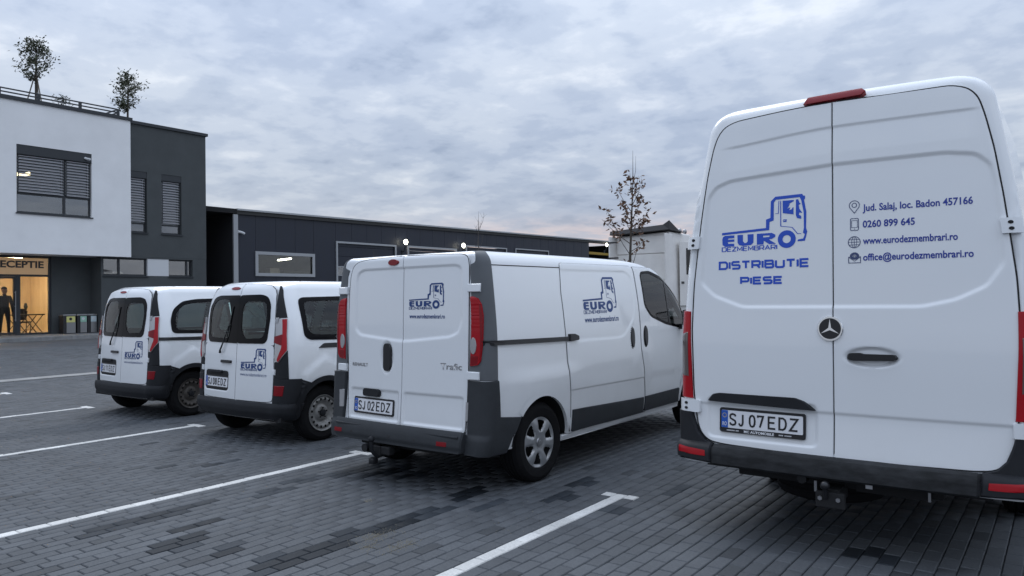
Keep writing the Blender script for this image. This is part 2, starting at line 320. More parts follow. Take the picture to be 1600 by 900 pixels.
# ------------------------------------------------------------------ vehicle surfaces
def pchip(pts):
    x = np.array([p[0] for p in pts], float); y = np.array([p[1] for p in pts], float); h = np.diff(x); d = np.diff(y) / h; n = len(x); m = np.zeros(n)
    m[0], m[-1] = d[0], d[-1]
    for i in range(1, n - 1):
        if d[i - 1] * d[i] > 0: w1 = 2 * h[i] + h[i - 1]; w2 = h[i] + 2 * h[i - 1]; m[i] = (w1 + w2) / (w1 / d[i - 1] + w2 / d[i])
    def f(q):
        q = np.clip(np.asarray(q, float), x[0], x[-1]); i = np.clip(np.searchsorted(x, q, 'right') - 1, 0, n - 2); t = (q - x[i]) / h[i]
        return (y[i] * (1 + 2 * t) * (1 - t) ** 2 + m[i] * h[i] * t * (1 - t) ** 2 + y[i + 1] * t * t * (3 - 2 * t) + m[i + 1] * h[i] * t * t * (t - 1))
    return f
def sstep(x): x = np.clip(x, 0, 1); return x * x * (3 - 2 * x)
def sdf(px, py, poly):
    """signed distance to a closed outline, negative inside"""
    px = np.asarray(px, float); py = np.asarray(py, float); d = np.full(px.shape, 1e9); ins = np.zeros(px.shape, bool)
    for (x1, y1), (x2, y2) in zip(poly, list(poly[1:]) + [poly[0]]):
        ex, ey = x2 - x1, y2 - y1; t = np.clip(((px - x1) * ex + (py - y1) * ey) / (ex * ex + ey * ey + 1e-12), 0, 1)
        d = np.minimum(d, np.hypot(px - x1 - t * ex, py - y1 - t * ey))
        if abs(ey) > 1e-12:
            c = ((y1 > py) != (y2 > py)) & (px < ex * (py - y1) / ey + x1); ins ^= c
    return np.where(ins, -d, d)
def rounded(pts, r, n=5):
    """outline with its corners rounded"""
    out = []; m = len(pts); rr = r if isinstance(r, (list, tuple)) else [r] * m
    for i in range(m):
        p = np.array(pts[i], float); a = np.array(pts[i - 1], float); b = np.array(pts[(i + 1) % m], float)
        la, lb = np.linalg.norm(a - p), np.linalg.norm(b - p); q = min(rr[i], la * 0.48, lb * 0.48)
        if q < 1e-4: out.append(tuple(p)); continue
        s, e = p + (a - p) / la * q, p + (b - p) / lb * q
        for k in range(n + 1): t = k / n; out.append(tuple((1 - t) ** 2 * s + 2 * t * (1 - t) * p + t * t * e))
    return out
def grow(pts, d):
    A = sum(a[0] * b[1] - b[0] * a[1] for a, b in zip(pts, list(pts[1:]) + [pts[0]])); sg = 1 if A > 0 else -1; out = []; m = len(pts)
    for i in range(m):
        a = np.array(pts[i - 1], float); p = np.array(pts[i], float); b = np.array(pts[(i + 1) % m], float)
        d1 = (p - a) / (np.linalg.norm(p - a) + 1e-9); d2 = (b - p) / (np.linalg.norm(b - p) + 1e-9)
        n_ = np.array([d1[1] + d2[1], -(d1[0] + d2[0])]) * sg; l = np.linalg.norm(n_) + 1e-9; n_ /= l
        c = max(0.5, n_ @ np.array([d1[1], -d1[0]]) * sg); out.append(tuple(p + n_ * d / c))
    return out
def box2(x0, y0, x1, y1, r=0.0): return rounded([(x0, y0), (x1, y0), (x1, y1), (x0, y1)], r) if r else [(x0, y0), (x1, y0), (x1, y1), (x0, y1)]

class Shape:
    """body of a van: plan outline at every height; u to the right, v forward from the rear, w up"""
    def __init__(s, H, a, vr, vf, Rs, Rr, rc, bow, rf, bowf, taper, flare=None, crown=0.02):
        s.H, s.Rs, s.Rr, s.rc, s.bow, s.rf, s.bowf, s.taper, s.crown = H, Rs, Rr, rc, bow, rf, bowf, taper, crown
        s.a_, s.vr_, s.vf_ = pchip(a), pchip(vr), pchip(vf); s.flare = flare or (lambda v, w: 0 * v)
    def rnd(s, w, R): t = np.clip((w - (s.H - R)) / R, 0, 0.9999); return R * (1 - np.sqrt(1 - t * t))
    def a(s, w): return s.a_(w) - s.rnd(w, s.Rs)
    def vr(s, w): return s.vr_(w) + s.rnd(w, s.Rr)
    def ve(s, w): return s.vr(w) + s.bow
    def R(s, u, w):                      # rear face
        u = np.asarray(u, float); w = np.asarray(w, float); a = s.a(w); b = a - s.rc; au = np.abs(u); q = np.clip((au - b) / s.rc, 0, 0.9995)
        v = np.where(au <= b, s.vr(w) + s.bow * (u / b) ** 2, s.ve(w) + s.rc * (1 - np.sqrt(1 - q * q))); return np.stack([u + 0 * v, v, w + 0 * v], -1)
    def Su(s, v, w):
        a = s.a(w); vl = s.vf_(w) - s.bowf; e = s.ve(w) + s.rc; q = np.clip((e - v) / s.rc, 0, 0.9995)
        u = a - s.rc * (1 - np.sqrt(1 - q * q)); u = u - s.taper * sstep((v - 2.0) / 2.4)
        q2 = np.clip((v - (vl - s.rf)) / s.rf, 0, 0.9995); return u - s.rf * (1 - np.sqrt(1 - q2 * q2)) + s.flare(v, w)
    def S(s, v, w):                      # right side
        v = np.asarray(v, float); w = np.asarray(w, float); u = s.Su(v, w); return np.stack([u, v + 0 * u, w + 0 * u], -1)
    def L(s, t, w):                      # round the rear right corner: t<1 rear, 1..2 corner, 2+ metres along the side
        t = np.asarray(t, float); w = np.asarray(w, float) + 0 * t; a = s.a(w); b = a - s.rc; sg = np.where(t < 0, -1.0, 1.0); t = np.abs(t); th = np.clip(t - 1, 0, 1) * PI / 2
        ur = np.where(t <= 1, t * b, b + s.rc * np.sin(th)); vv = np.where(t <= 1, s.vr(w) + s.bow * t * t, s.ve(w) + s.rc * (1 - np.cos(th)))
        vs = s.ve(w) + s.rc + np.clip(t - 2, 0, None); us = s.Su(vs, w); side = t > 2
        return np.stack([sg * np.where(side, us, ur), np.where(side, vs, vv), w], -1)
    def F(s, u, w):                      # front face
        u = np.asarray(u, float); w = np.asarray(w, float); b = s.a(w) - s.taper - s.rf * 0.5; v = s.vf_(w) - s.bowf * np.clip(np.abs(u / b), 0, 1.3) ** 2.2; return np.stack([u + 0 * v, v, w + 0 * v], -1)
    def t_of_u(s, u, w):
        a = float(s.a(w)); b = a - s.rc; return u / b if u <= b else 1 + math.asin(min(0.999, (u - b) / s.rc)) / (PI / 2)
    def t_of_v(s, v, w): return 2 + v - float(s.ve(w)) - s.rc

def normals(surf, p, q, ctr):
    e = 1e-3; n = np.cross(surf(p + e, q) - surf(p - e, q), surf(p, q + e) - surf(p, q - e)); n /= np.linalg.norm(n, axis=-1, keepdims=True) + 1e-12
    P = surf(p, q); m = ((P - ctr) * n).sum(-1); return P, n * (1 if np.median(m) > 0 else -1)
CTR = np.array([0, 2.2, 0.8])
def patch(surf, outline, off, th, res=0.02, bev=0.003, offf=None, resq=None):
    """panel with thickness lying on a body surface: rows of quads between the left and right edge of the outline"""
    oy = np.array([p[1] for p in outline]); y0, y1 = oy.min(), oy.max(); rq = resq or res
    ys = np.concatenate([np.linspace(y0, y1, max(2, int((y1 - y0) / rq) + 1)), oy, [y0 + bev, y1 - bev]]); ys = np.unique(np.round(ys, 4)); ys[0], ys[-1] = y0, y1
    ys = ys[np.concatenate([[True], np.diff(ys) > 2e-4])] if len(ys) > 2 else ys
    xl, xr = [], []
    for y in ys:
        yy = min(max(y, y0 + 1e-5), y1 - 1e-5); X = []
        for (ax, ay), (bx, by) in zip(outline, list(outline[1:]) + [outline[0]]):
            if (ay > yy) != (by > yy): X.append(ax + (bx - ax) * (yy - ay) / (by - ay))
        xl.append(min(X)); xr.append(max(X))
    xl = np.array(xl); xr = np.array(xr); wd = max((xr - xl).max(), 1e-3); nc = max(2, int(wd / res) + 1); e = min(0.3, bev / wd)
    s_ = np.concatenate([[0], np.linspace(e, 1 - e, nc), [1]]); P = xl[:, None] + (xr - xl)[:, None] * s_[None, :]; Q = np.repeat(ys[:, None], len(s_), 1)
    base, n = normals(surf, P, Q, CTR); o = np.full(P.shape, float(off))
    if offf is not None: o = o + offf(P, Q)
    o[0, :] -= bev; o[-1, :] -= bev; o[1:-1, 0] -= bev; o[1:-1, -1] -= bev
    V = base + n * o[..., None]; nr, ncc = P.shape; idx = np.arange(nr * ncc).reshape(nr, ncc)
    F = np.stack([idx[:-1, :-1], idx[:-1, 1:], idx[1:, 1:], idx[1:, :-1]], -1).reshape(-1, 4)
    a, b, c = V.reshape(-1, 3)[F[:, 0]], V.reshape(-1, 3)[F[:, 1]], V.reshape(-1, 3)[F[:, 2]]; fl = ((np.cross(b - a, c - a)) * n.reshape(-1, 3)[F[:, 0]]).sum() < 0
    V = V.reshape(-1, 3)
    loop = np.concatenate([idx[0, :], idx[1:, -1], idx[-1, -2::-1], idx[-2:0:-1, 0]])
    if th > 0:
        inner = (base + n * (o - th)[..., None]).reshape(-1, 3)[loop]; k = len(V); V = np.vstack([V, inner]); m = len(loop); j = np.arange(m)
        F = np.vstack([F, np.stack([loop[j], k + j, k + (j + 1) % m, loop[(j + 1) % m]], -1)])
    if fl: F = F[:, ::-1]
    return V, F
def ring(surf, outer, inner, off, th=0.0, n=96, k=3, offf=None):
    """flat frame between two outlines"""
    def rs(lp):
        lp = np.array(list(lp) + [lp[0]]); d = np.concatenate([[0], np.cumsum(np.linalg.norm(np.diff(lp, axis=0), axis=1))]); c = lp[:-1].mean(0); t = np.linspace(0, d[-1], 400, endpoint=False)
        q = np.stack([np.interp(t, d, lp[:, 0]), np.interp(t, d, lp[:, 1])], -1); return q
    A, B = rs(outer), rs(inner); c = np.array(inner).mean(0); sz = np.ptp(np.array(inner), axis=0) + 1e-9
    an = lambda q: np.arctan2((q[:, 1] - c[1]) / sz[1], (q[:, 0] - c[0]) / sz[0]); t = np.linspace(-PI, PI, n, endpoint=False)
    def at(q):
        a = an(q); i = np.argsort(a); a = a[i]; q = q[i]; a = np.concatenate([[a[-1] - 2 * PI], a, [a[0] + 2 * PI]]); q = np.vstack([q[-1], q, q[0]]); return np.stack([np.interp(t, a, q[:, 0]), np.interp(t, a, q[:, 1])], -1)
    A, B = at(A), at(B); G = np.stack([A + (B - A) * (i / k) for i in range(k + 1)]); base, nn = normals(surf, G[..., 0], G[..., 1], CTR)
    of = np.full(G.shape[:2], float(off))
    if offf is not None: of = of + offf(G[..., 0], G[..., 1])
    V = (base + nn * of[..., None]).reshape(-1, 3); idx = np.arange((k + 1) * n).reshape(k + 1, n); F = np.stack([idx[:-1], np.roll(idx, -1, 1)[:-1], np.roll(idx, -1, 1)[1:], idx[1:]], -1).reshape(-1, 4)
    if th:
        m = len(V); V = np.vstack([V, (base[0] + nn[0] * (off - th)), (base[-1] + nn[-1] * (off - th))]); j = np.arange(n)
        F = np.vstack([F, np.stack([m + j, m + (j + 1) % n, (j + 1) % n, j], -1), np.stack([k * n + j, k * n + (j + 1) % n, m + n + (j + 1) % n, m + n + j], -1)])
    a, b, c_ = V[F[:, 0]], V[F[:, 1]], V[F[:, 2]]; k0 = (idx.shape[0] - 1) * n
    if ((np.cross(b - a, c_ - a))[:k0] * nn.reshape(-1, 3)[F[:k0, 0]]).sum() < 0: F = F[:, ::-1]
    return V, F
def decal(surf, VF, off, offf=None):
    V2, F = VF; p, q = V2[:, 0], V2[:, 1]; base, n = normals(surf, p, q, CTR); o = np.full(p.shape, float(off))
    if offf is not None: o = o + offf(p, q)
    V = base + n * o[:, None]; F2 = []
    for f in F:
        a, b, c = V[f[0]], V[f[1]], V[f[2]]; F2.append(f if np.dot(np.cross(b - a, c - a), n[f[0]]) > 0 else tuple(reversed(f)))
    return V, F2
def mir(VF): V, F = VF; V = np.array(V, float).copy(); V[:, 0] *= -1; return V, [tuple(reversed(tuple(f))) for f in F]
def put(name, VF, m, parent, sharp=35):
    o = link(name, mesh(name, *VF), m, parent, True)
    if sharp: o.data.set_sharp_from_angle(angle=math.radians(sharp))
    return o
def flipS(surf):  # left side of a right-side surface, used for lettering that must not be mirrored
    return lambda v, w: surf(v, w) * np.array([-1, 1, 1])

def body_mesh(sh, w0, cut, arches, Ra, door):
    ws = np.concatenate([np.arange(w0, sh.H - sh.Rs, 0.036), sh.H - sh.Rs + sh.Rs * np.sin(np.linspace(0, 1, 11) * PI / 2)]); ws[-1] = sh.H - 1e-5; rows = []
    for w in ws:
        t = np.concatenate([np.linspace(0, 1, 12), 1 + np.linspace(0, 1, 8)[1:]]); A = sh.L(t, np.full(t.shape, w))
        e = float(sh.ve(w) + sh.rc); f = float(sh.vf_(w)) - sh.bowf - sh.rf * 0.02; v = np.linspace(e, f, 112)[1:]; B = sh.S(v, np.full(v.shape, w))
        uf = B[-1, 0] * (1 - np.linspace(0, 1, 14)[1:]); D = sh.F(uf, np.full(uf.shape, w)); D[:, 1] = np.maximum(D[:, 1] + (B[-1, 1] - D[0, 1]) * (uf / max(B[-1, 0], 1e-6)) ** 3, B[-1, 1] - 0.0)
        rows.append(np.vstack([A, B, D]))
    G = np.array(rows); nr, n, _ = G.shape; Lf = G[:, -2:0:-1, :] * np.array([-1, 1, 1]); G = np.concatenate([G, Lf], 1); N = G.shape[1]
    if door is not None:               # the doors stand in a shallow well
        du, dz, dur = door; cols = np.r_[0:19, N - 18:N]; Q = G[:, cols]; k = sstep((np.where(Q[..., 0] > 0, dur, du) - np.abs(Q[..., 0])) / 0.012) * (Q[..., 2] > dz); G[:, cols, 1] += 0.024 * k
    cap = []
    top = G[-1]; c = np.array([0, (top[:, 1].min() + top[:, 1].max()) / 2, 0])
    for s_ in (0.93, 0.8, 0.6, 0.4, 0.2, 0.05): cap.append(np.stack([top[:, 0] * s_, c[1] + (top[:, 1] - c[1]) * (1 - (1 - s_) * 0.98), top[:, 2] + sh.crown * (1 - s_ ** 2)], -1))
    G = np.concatenate([G, np.array(cap)], 0); V = G.reshape(-1, 3); idx = np.arange(len(V)).reshape(G.shape[0], N)
    F = np.stack([idx[:-1], np.roll(idx, -1, 1)[:-1], np.roll(idx, -1, 1)[1:], idx[1:]], -1).reshape(-1, 4)
    fc = V[F].mean(1); keep = np.ones(len(F), bool); side = np.abs(fc[:, 0]) > 0.55
    for av, aw in arches: keep &= ~(side & (np.hypot(fc[:, 1] - av, fc[:, 2] - aw) < Ra + 0.012))
    row = np.repeat(np.arange(G.shape[0] - 1), N)[:len(F)]; col = np.tile(np.arange(N), G.shape[0] - 1)[:len(F)]; colr = np.minimum(col, N - 1 - col)
    for kind, poly in cut:
        if kind == 'S': keep &= ~((colr >= 14) & (colr < 18 + 112) & (sdf(fc[:, 1], fc[:, 2], poly) < 0))
        if kind == 'R': keep &= ~((colr < 19) & (sdf(fc[:, 0], fc[:, 2], poly) < 0))
        if kind == 'F': keep &= ~((colr >= 19 + 104) & (sdf(fc[:, 0], fc[:, 2], poly) < 0))
    return V, [tuple(f) for f in F[keep]] + [tuple(idx[-1])]
def arch_ring(sh, av, aw, R0, R1, off, th, a0=-25, a1=205):
    t = np.radians(np.linspace(a0, a1, 44)); G = np.stack([np.stack([av + r * np.cos(t), aw + r * np.sin(t)], -1) for r in np.linspace(R0, R1, 4)])
    ok = G[..., 1] > 0.2; base, n = normals(sh.S, G[..., 0], np.maximum(G[..., 1], 0.26), CTR); V = (base + n * off); V = np.concatenate([(V[0] - n[0] * th)[None], V]).reshape(-1, 3)
    m = len(t); idx = np.arange(5 * m).reshape(5, m); F = np.stack([idx[:-1, :-1], idx[1:, :-1], idx[1:, 1:], idx[:-1, 1:]], -1).reshape(-1, 4)
    a, b, c = V[F[:, 0]], V[F[:, 1]], V[F[:, 2]]
    if (np.cross(b - a, c - a)[:, 0])[m:].mean() < 0: F = F[:, ::-1]
    return V, F
def wheel_well(sh, av, aw, R):
    t = np.radians(np.linspace(4, 176, 30)); uo = float(sh.Su(np.array(av), np.array(0.7))) - 0.012; V = []; F = []
    for i, u in enumerate((uo, uo - 0.34)):
        V += [(u, av + R * math.cos(x), aw + R * math.sin(x)) for x in t]
    n = len(t); F = [(i, i + 1, n + i + 1, n + i) for i in range(n - 1)]; F.append(tuple(range(n, 2 * n))); return np.array(V), F

# ------------------------------------------------------------------ wheels
def wheel(parent, side, av, uo, Rt, wd, rim, style, rot=0.0):
    """tyre with its rim; uo is the outer face of the tyre"""
    hw = wd / 2; rr = rim
    prof = [(rr - 0.004, -wd + 0.02), (rr + 0.015, -wd + 0.006), (Rt - 0.055, -wd), (Rt - 0.016, -wd + 0.018), (Rt - 0.003, -wd + 0.045)]
    for k in range(4):
        x = -wd + 0.05 + k * (wd - 0.10) / 3.0
        prof += [(Rt, x), (Rt, x + (wd - 0.1) / 3 - 0.012), (Rt - 0.008, x + (wd - 0.1) / 3 - 0.009), (Rt - 0.008, x + (wd - 0.1) / 3 - 0.003)] if k < 3 else [(Rt, x)]
    prof += [(Rt - 0.003, -0.045), (Rt - 0.016, -0.018), (Rt - 0.034, -0.006), (Rt - 0.055, 0.0), (Rt - 0.062, -0.002), (rr + 0.02, -0.004), (rr + 0.006, -0.010), (rr - 0.004, -0.022)]
    V, F = lathe(prof, 64); V = np.array(V) + np.array([uo, 0, 0]); sgn = 1 if side > 0 else -1
    def fin(VF, name, m, par, sharp=30):
        VF = (np.array(VF[0], float), VF[1]); VF[0][:, 1] += av; VF[0][:, 2] += Rt - 0.008
        if sgn < 0: VF = mir(VF)
        return put(name, VF, m, par, sharp)
    w = fin((V, F), 'wheel', TYRE, parent)
    dish = lathe([(rr + 0.002, -0.02), (rr - 0.006, -0.05), (rr - 0.03, -0.12), (0.02, -0.13)], 40); V = np.array(dish[0]) + np.array([uo, 0, 0]); fin((V, dish[1]), 'brake_drum', DARK, w)
    if style == 'trim':          # six-window plastic trim
        rs = np.linspace(rr + 0.002, 0.0, 26)[:-1]; prof = []
        for r in rs:
            q = r / rr; prof.append((r, -0.012 + 0.010 * math.sin(min(1, (1 - q) * 3.2) * PI / 2) - 0.016 * sstep((0.62 - q) / 0.5) + 0.014 * sstep((0.16 - q) / 0.06)))
        def keep(r, t):
            q = r / rr; tt = ((t + rot) % (PI / 3)) - PI / 6
            if not 0.46 < q < 0.88: return True
            half = 0.33 * (1 - ((q - 0.70) / 0.30) ** 4) * (0.6 + 0.4 * (q - 0.46) / 0.42); return abs(tt) > half * 0.86
        def zf(r, t):
            q = r / rr; tt = abs(((t + rot) % (PI / 3)) - PI / 6); return -0.020 * math.exp(-((tt / 0.30) ** 4)) * float(sstep((q - 0.36) / 0.2)) * float(sstep((0.99 - q) / 0.08))
        V, F = lathe(prof, 168, keep=keep, zfun=zf); V = np.array(V) + np.array([uo, 0, 0]); r_ = fin((V, F), 'wheel_trim', SILVER, w, 50)
        cap = lathe([(0.036, 0.002), (0.034, 0.006), (0.0, 0.007)], 24); fin((np.array(cap[0]) + np.array([uo - 0.012, 0, 0]), cap[1]), 'hub_cap', SATIN, w)
    else:                        # pressed steel rim with slots
        m_ = STEEL if style == 'steel' else DIRTRIM
        prof = [(rr + 0.006, -0.006), (rr + 0.003, 0.002), (rr - 0.008, -0.002), (rr - 0.014, -0.018), (rr - 0.020, -0.020), (rr - 0.028, -0.012), (rr - 0.036, -0.008), (rr - 0.046, -0.008), (rr - 0.056, -0.012), (rr - 0.068, -0.024), (0.105, -0.040), (0.092, -0.040), (0.078, -0.024), (0.066, -0.020), (0.034, -0.024)]
        n = 16
        def keep(r, t):
            tt = ((t * n / (2 * PI)) % 1) - 0.5; return not (rr - 0.058 < r < rr - 0.030 and abs(tt) < 0.24)
        V, F = lathe(prof, 160, keep=keep); fin((np.array(V) + np.array([uo, 0, 0]), F), 'rim', m_, w, 50)
        cap = lathe([(0.040, -0.024), (0.038, -0.006), (0.022, 0.0), (0.0, 0.0)], 24); fin((np.array(cap[0]) + np.array([uo, 0, 0]), cap[1]), 'hub_cap', DGREY, w)
        b = []
        for i in range(5):
            t = 2 * PI * i / 5 + 0.3; cv = lathe([(0.009, -0.02), (0.009, -0.008), (0.0, -0.007)], 8); b.append((np.array(cv[0]) + np.array([uo, 0.056 * math.cos(t), 0.056 * math.sin(t)]), cv[1]))
        Vs = np.vstack([x[0] for x in b]); Fs = []; k = 0
        for x in b: Fs += [tuple(i + k for i in f) for f in x[1]]; k += len(x[0])
        fin((Vs, Fs), 'wheel_bolts', DARK, w)
    return w

def number_plate(sh, parent, u, w, chars, frame_text=False, pw=0.52, ph=0.112, off=0.012, offf=None):
    """registration plate in its black holder; chars is a list of (text, x0, x1) along 0..1"""
    fh = 0.016; lo = 0.030 if frame_text else 0.016
    fr = put('number_plate', patch(sh.R, box2(u - pw / 2 - 0.014, w - ph / 2 - lo, u + pw / 2 + 0.014, w + ph / 2 + fh, 0.018), off, 0.03, 0.06, 0.003, offf), BLACK, parent)
    put('plate_face', patch(sh.R, box2(u - pw / 2, w - ph / 2, u + pw / 2, w + ph / 2, 0.008), off + 0.0025, 0.003, 0.06, 0.0008, offf), PLATEW, fr)
    put('blue_band', patch(sh.R, box2(u - pw / 2 + 0.001, w - ph / 2 + 0.001, u - pw / 2 + 0.045, w + ph / 2 - 0.001), off + 0.0042, 0.002, 0.06, 0.0004, offf), PLATEB, fr)
    put('plate_lettering', decal(sh.R, plate_text(chars, u - pw / 2 + 0.045, u + pw / 2, w - .041, w + .041), off + 0.0045, offf), LETTERS, fr, 0)
    x = u - pw / 2; put('country_letters', decal(sh.R, fit(text2d('RO', 0.01), x + 0.009, w - 0.043, x + 0.038, w - 0.018), off + 0.0058, offf), PLATEW, fr, 0)
    st = [poly2d(circle(x + 0.023 + 0.013 * math.cos(2 * PI * i / 12), w + 0.024 + 0.013 * math.sin(2 * PI * i / 12), 0.0024, n=6), step=1) for i in range(12)]
    put('ring_of_stars', decal(sh.R, cat2d(*st), off + 0.0058, offf), mat('plate_gold', (0.75, 0.55, 0.05), 0.4), fr, 0)
    if frame_text:
        yb = w - ph / 2 - 0.0235
        ticks = [poly2d(box2(x_, yb + 0.005, x_ + 0.0045, yb + 0.012), step=1) for x_ in [u - 0.225 + 0.0068 * i for i in range(12) if i != 8] + [u + 0.115 + 0.0072 * i for i in range(11) if i != 4]]
        put('holder_lettering', decal(sh.R, cat2d(fit(text2d('MC AUTOMOBILE', 0.03), u - 0.11, yb, u + 0.085, yb + 0.017), *ticks), off + 0.0012, offf), PLATEW, fr, 0)
    return fr
def seats(parent, vs, hw, z):
    for v in vs:
        for sx in (-1, 1):
            b = MB(); u = sx * hw
            b.box((u - 0.23, v - 0.22, z), (u + 0.23, v + 0.26, z + 0.16), 0.05); b.box((u - 0.22, v - 0.34, z + 0.12), (u + 0.22, v - 0.20, z + 0.68), 0.05); b.box((u - 0.12, v - 0.36, z + 0.70), (u + 0.12, v - 0.26, z + 0.88), 0.04)
            b.build('seat', SEAT, parent, True)
def ellipsoid(c, r, n=16, m=10):
    V = []; F = []
    for i in range(m + 1):
        p = PI * i / m - PI / 2
        for j in range(n): q = 2 * PI * j / n; V.append((c[0] + r[0] * math.cos(p) * math.cos(q), c[1] + r[1] * math.cos(p) * math.sin(q), c[2] + r[2] * math.sin(p)))
    for i in range(m):
        for j in range(n): F.append((i * n + j, i * n + (j + 1) % n, (i + 1) * n + (j + 1) % n, (i + 1) * n + j))
    return np.array(V), F
def cat3(L):
    V = []; F = []; k = 0
    for v, f in L: V.append(np.asarray(v)); F += [tuple(int(i) + k for i in x) for x in f]; k += len(v)
    return np.vstack(V), F


# ================================================================== GROUND: block-paved yard
def rise(U): return 0.30 * float(sstep(np.array((-U - 14.0) / 13.0)))
def paver_mat():
    m = bpy.data.materials.new('concrete_paver'); m.use_nodes = True; t = m.node_tree; p = t.nodes['Principled BSDF']; p.inputs['Specular IOR Level'].default_value = .14
    at = t.nodes.new('ShaderNodeAttribute'); at.attribute_name = 'tint'; ge = t.nodes.new('ShaderNodeNewGeometry')
    n = t.nodes.new('ShaderNodeTexNoise'); n.inputs['Scale'].default_value = 1.7; n.inputs['Detail'].default_value = 9; n.inputs['Roughness'].default_value = .68; t.links.new(ge.outputs['Position'], n.inputs['Vector'])
    r = t.nodes.new('ShaderNodeMapRange'); r.inputs[1].default_value = .32; r.inputs[2].default_value = .68; r.inputs[3].default_value = .86; r.inputs[4].default_value = 1.14; t.links.new(n.outputs[0], r.inputs[0])
    f = t.nodes.new('ShaderNodeTexNoise'); f.inputs['Scale'].default_value = 60; f.inputs['Detail'].default_value = 5; f.inputs['Roughness'].default_value = .7; t.links.new(ge.outputs['Position'], f.inputs['Vector'])
    r2 = t.nodes.new('ShaderNodeMapRange'); r2.inputs[1].default_value = .3; r2.inputs[2].default_value = .7; r2.inputs[3].default_value = .82; r2.inputs[4].default_value = 1.18; t.links.new(f.outputs[0], r2.inputs[0])
    mu = t.nodes.new('ShaderNodeMath'); mu.operation = 'MULTIPLY'; t.links.new(r.outputs[0], mu.inputs[0]); t.links.new(r2.outputs[0], mu.inputs[1])
    sc_ = t.nodes.new('ShaderNodeVectorMath'); sc_.operation = 'SCALE'; t.links.new(at.outputs['Color'], sc_.inputs[0]); t.links.new(mu.outputs[0], sc_.inputs['Scale']); t.links.new(sc_.outputs[0], p.inputs['Base Color'])
    se = t.nodes.new('ShaderNodeSeparateColor'); t.links.new(at.outputs['Color'], se.inputs[0]); rr = t.nodes.new('ShaderNodeMapRange'); rr.inputs[1].default_value = .015; rr.inputs[2].default_value = .07; rr.inputs[3].default_value = .60; rr.inputs[4].default_value = .72
    t.links.new(se.outputs[0], rr.inputs[0]); t.links.new(rr.outputs[0], p.inputs['Roughness'])
    b = t.nodes.new('ShaderNodeBump'); b.inputs['Strength'].default_value = .22; b.inputs['Distance'].default_value = .004; t.links.new(f.outputs[0], b.inputs['Height']); t.links.new(b.outputs[0], p.inputs['Normal'])
    return m
PAVER = paver_mat()
def yard_mat():
    m = bpy.data.materials.new('yard_paving'); m.use_nodes = True; t = m.node_tree; p = t.nodes['Principled BSDF']; p.inputs['Roughness'].default_value = .76; p.inputs['Specular IOR Level'].default_value = .14
    ge = t.nodes.new('ShaderNodeNewGeometry'); mp = t.nodes.new('ShaderNodeMapping'); mp.vector_type = 'POINT'; mp.inputs['Rotation'].default_value = (0, 0, PI / 2); t.links.new(ge.outputs['Position'], mp.inputs[0])
    br = t.nodes.new('ShaderNodeTexBrick'); br.inputs['Scale'].default_value = 1; br.inputs['Brick Width'].default_value = .2; br.inputs['Row Height'].default_value = .1; br.inputs['Mortar Size'].default_value = .003
    br.inputs['Color1'].default_value = (.080, .085, .092, 1); br.inputs['Color2'].default_value = (.095, .10, .108, 1); br.inputs['Mortar'].default_value = (.03, .03, .03, 1); t.links.new(mp.outputs[0], br.inputs[0])
    n = t.nodes.new('ShaderNodeTexNoise'); n.inputs['Scale'].default_value = .5; n.inputs['Detail'].default_value = 8; t.links.new(ge.outputs['Position'], n.inputs['Vector'])
    r = t.nodes.new('ShaderNodeMapRange'); r.inputs[1].default_value = .3; r.inputs[2].default_value = .7; r.inputs[3].default_value = .8; r.inputs[4].default_value = 1.2; t.links.new(n.outputs[0], r.inputs[0])
    s_ = t.nodes.new('ShaderNodeVectorMath'); s_.operation = 'SCALE'; t.links.new(br.outputs[0], s_.inputs[0]); t.links.new(r.outputs[0], s_.inputs['Scale']); t.links.new(s_.outputs[0], p.inputs['Base Color']); return m
us = [-400, -60] + list(np.linspace(-32, -12, 24)) + [0, 60, 400]
V = [(u, v, rise(u) - .011) for u in us for v in (-300, 600)]; F = [(2 * i, 2 * i + 2, 2 * i + 3, 2 * i + 1) for i in range(len(us) - 1)]
yard = link('yard_ground', mesh('yard_ground', V, F), yard_mat(), None); yard['kind'] = 'structure'; yard['label'] = 'dark grey block-paved yard the vans stand on'
cs_, sn_ = math.cos(TH), math.sin(TH)
def screen(u, v, z=0.0):
    X = u * cs_ + v * sn_; Y = -u * sn_ + v * cs_; z = z - CAM_H; c, s = math.cos(.01269), math.sin(.01269); d = Y * c + z * s; up = -Y * s + z * c
    if d < .2: return None
    return 800 + 1168.756 * X / d, 450 - 1168.756 * up / d, d
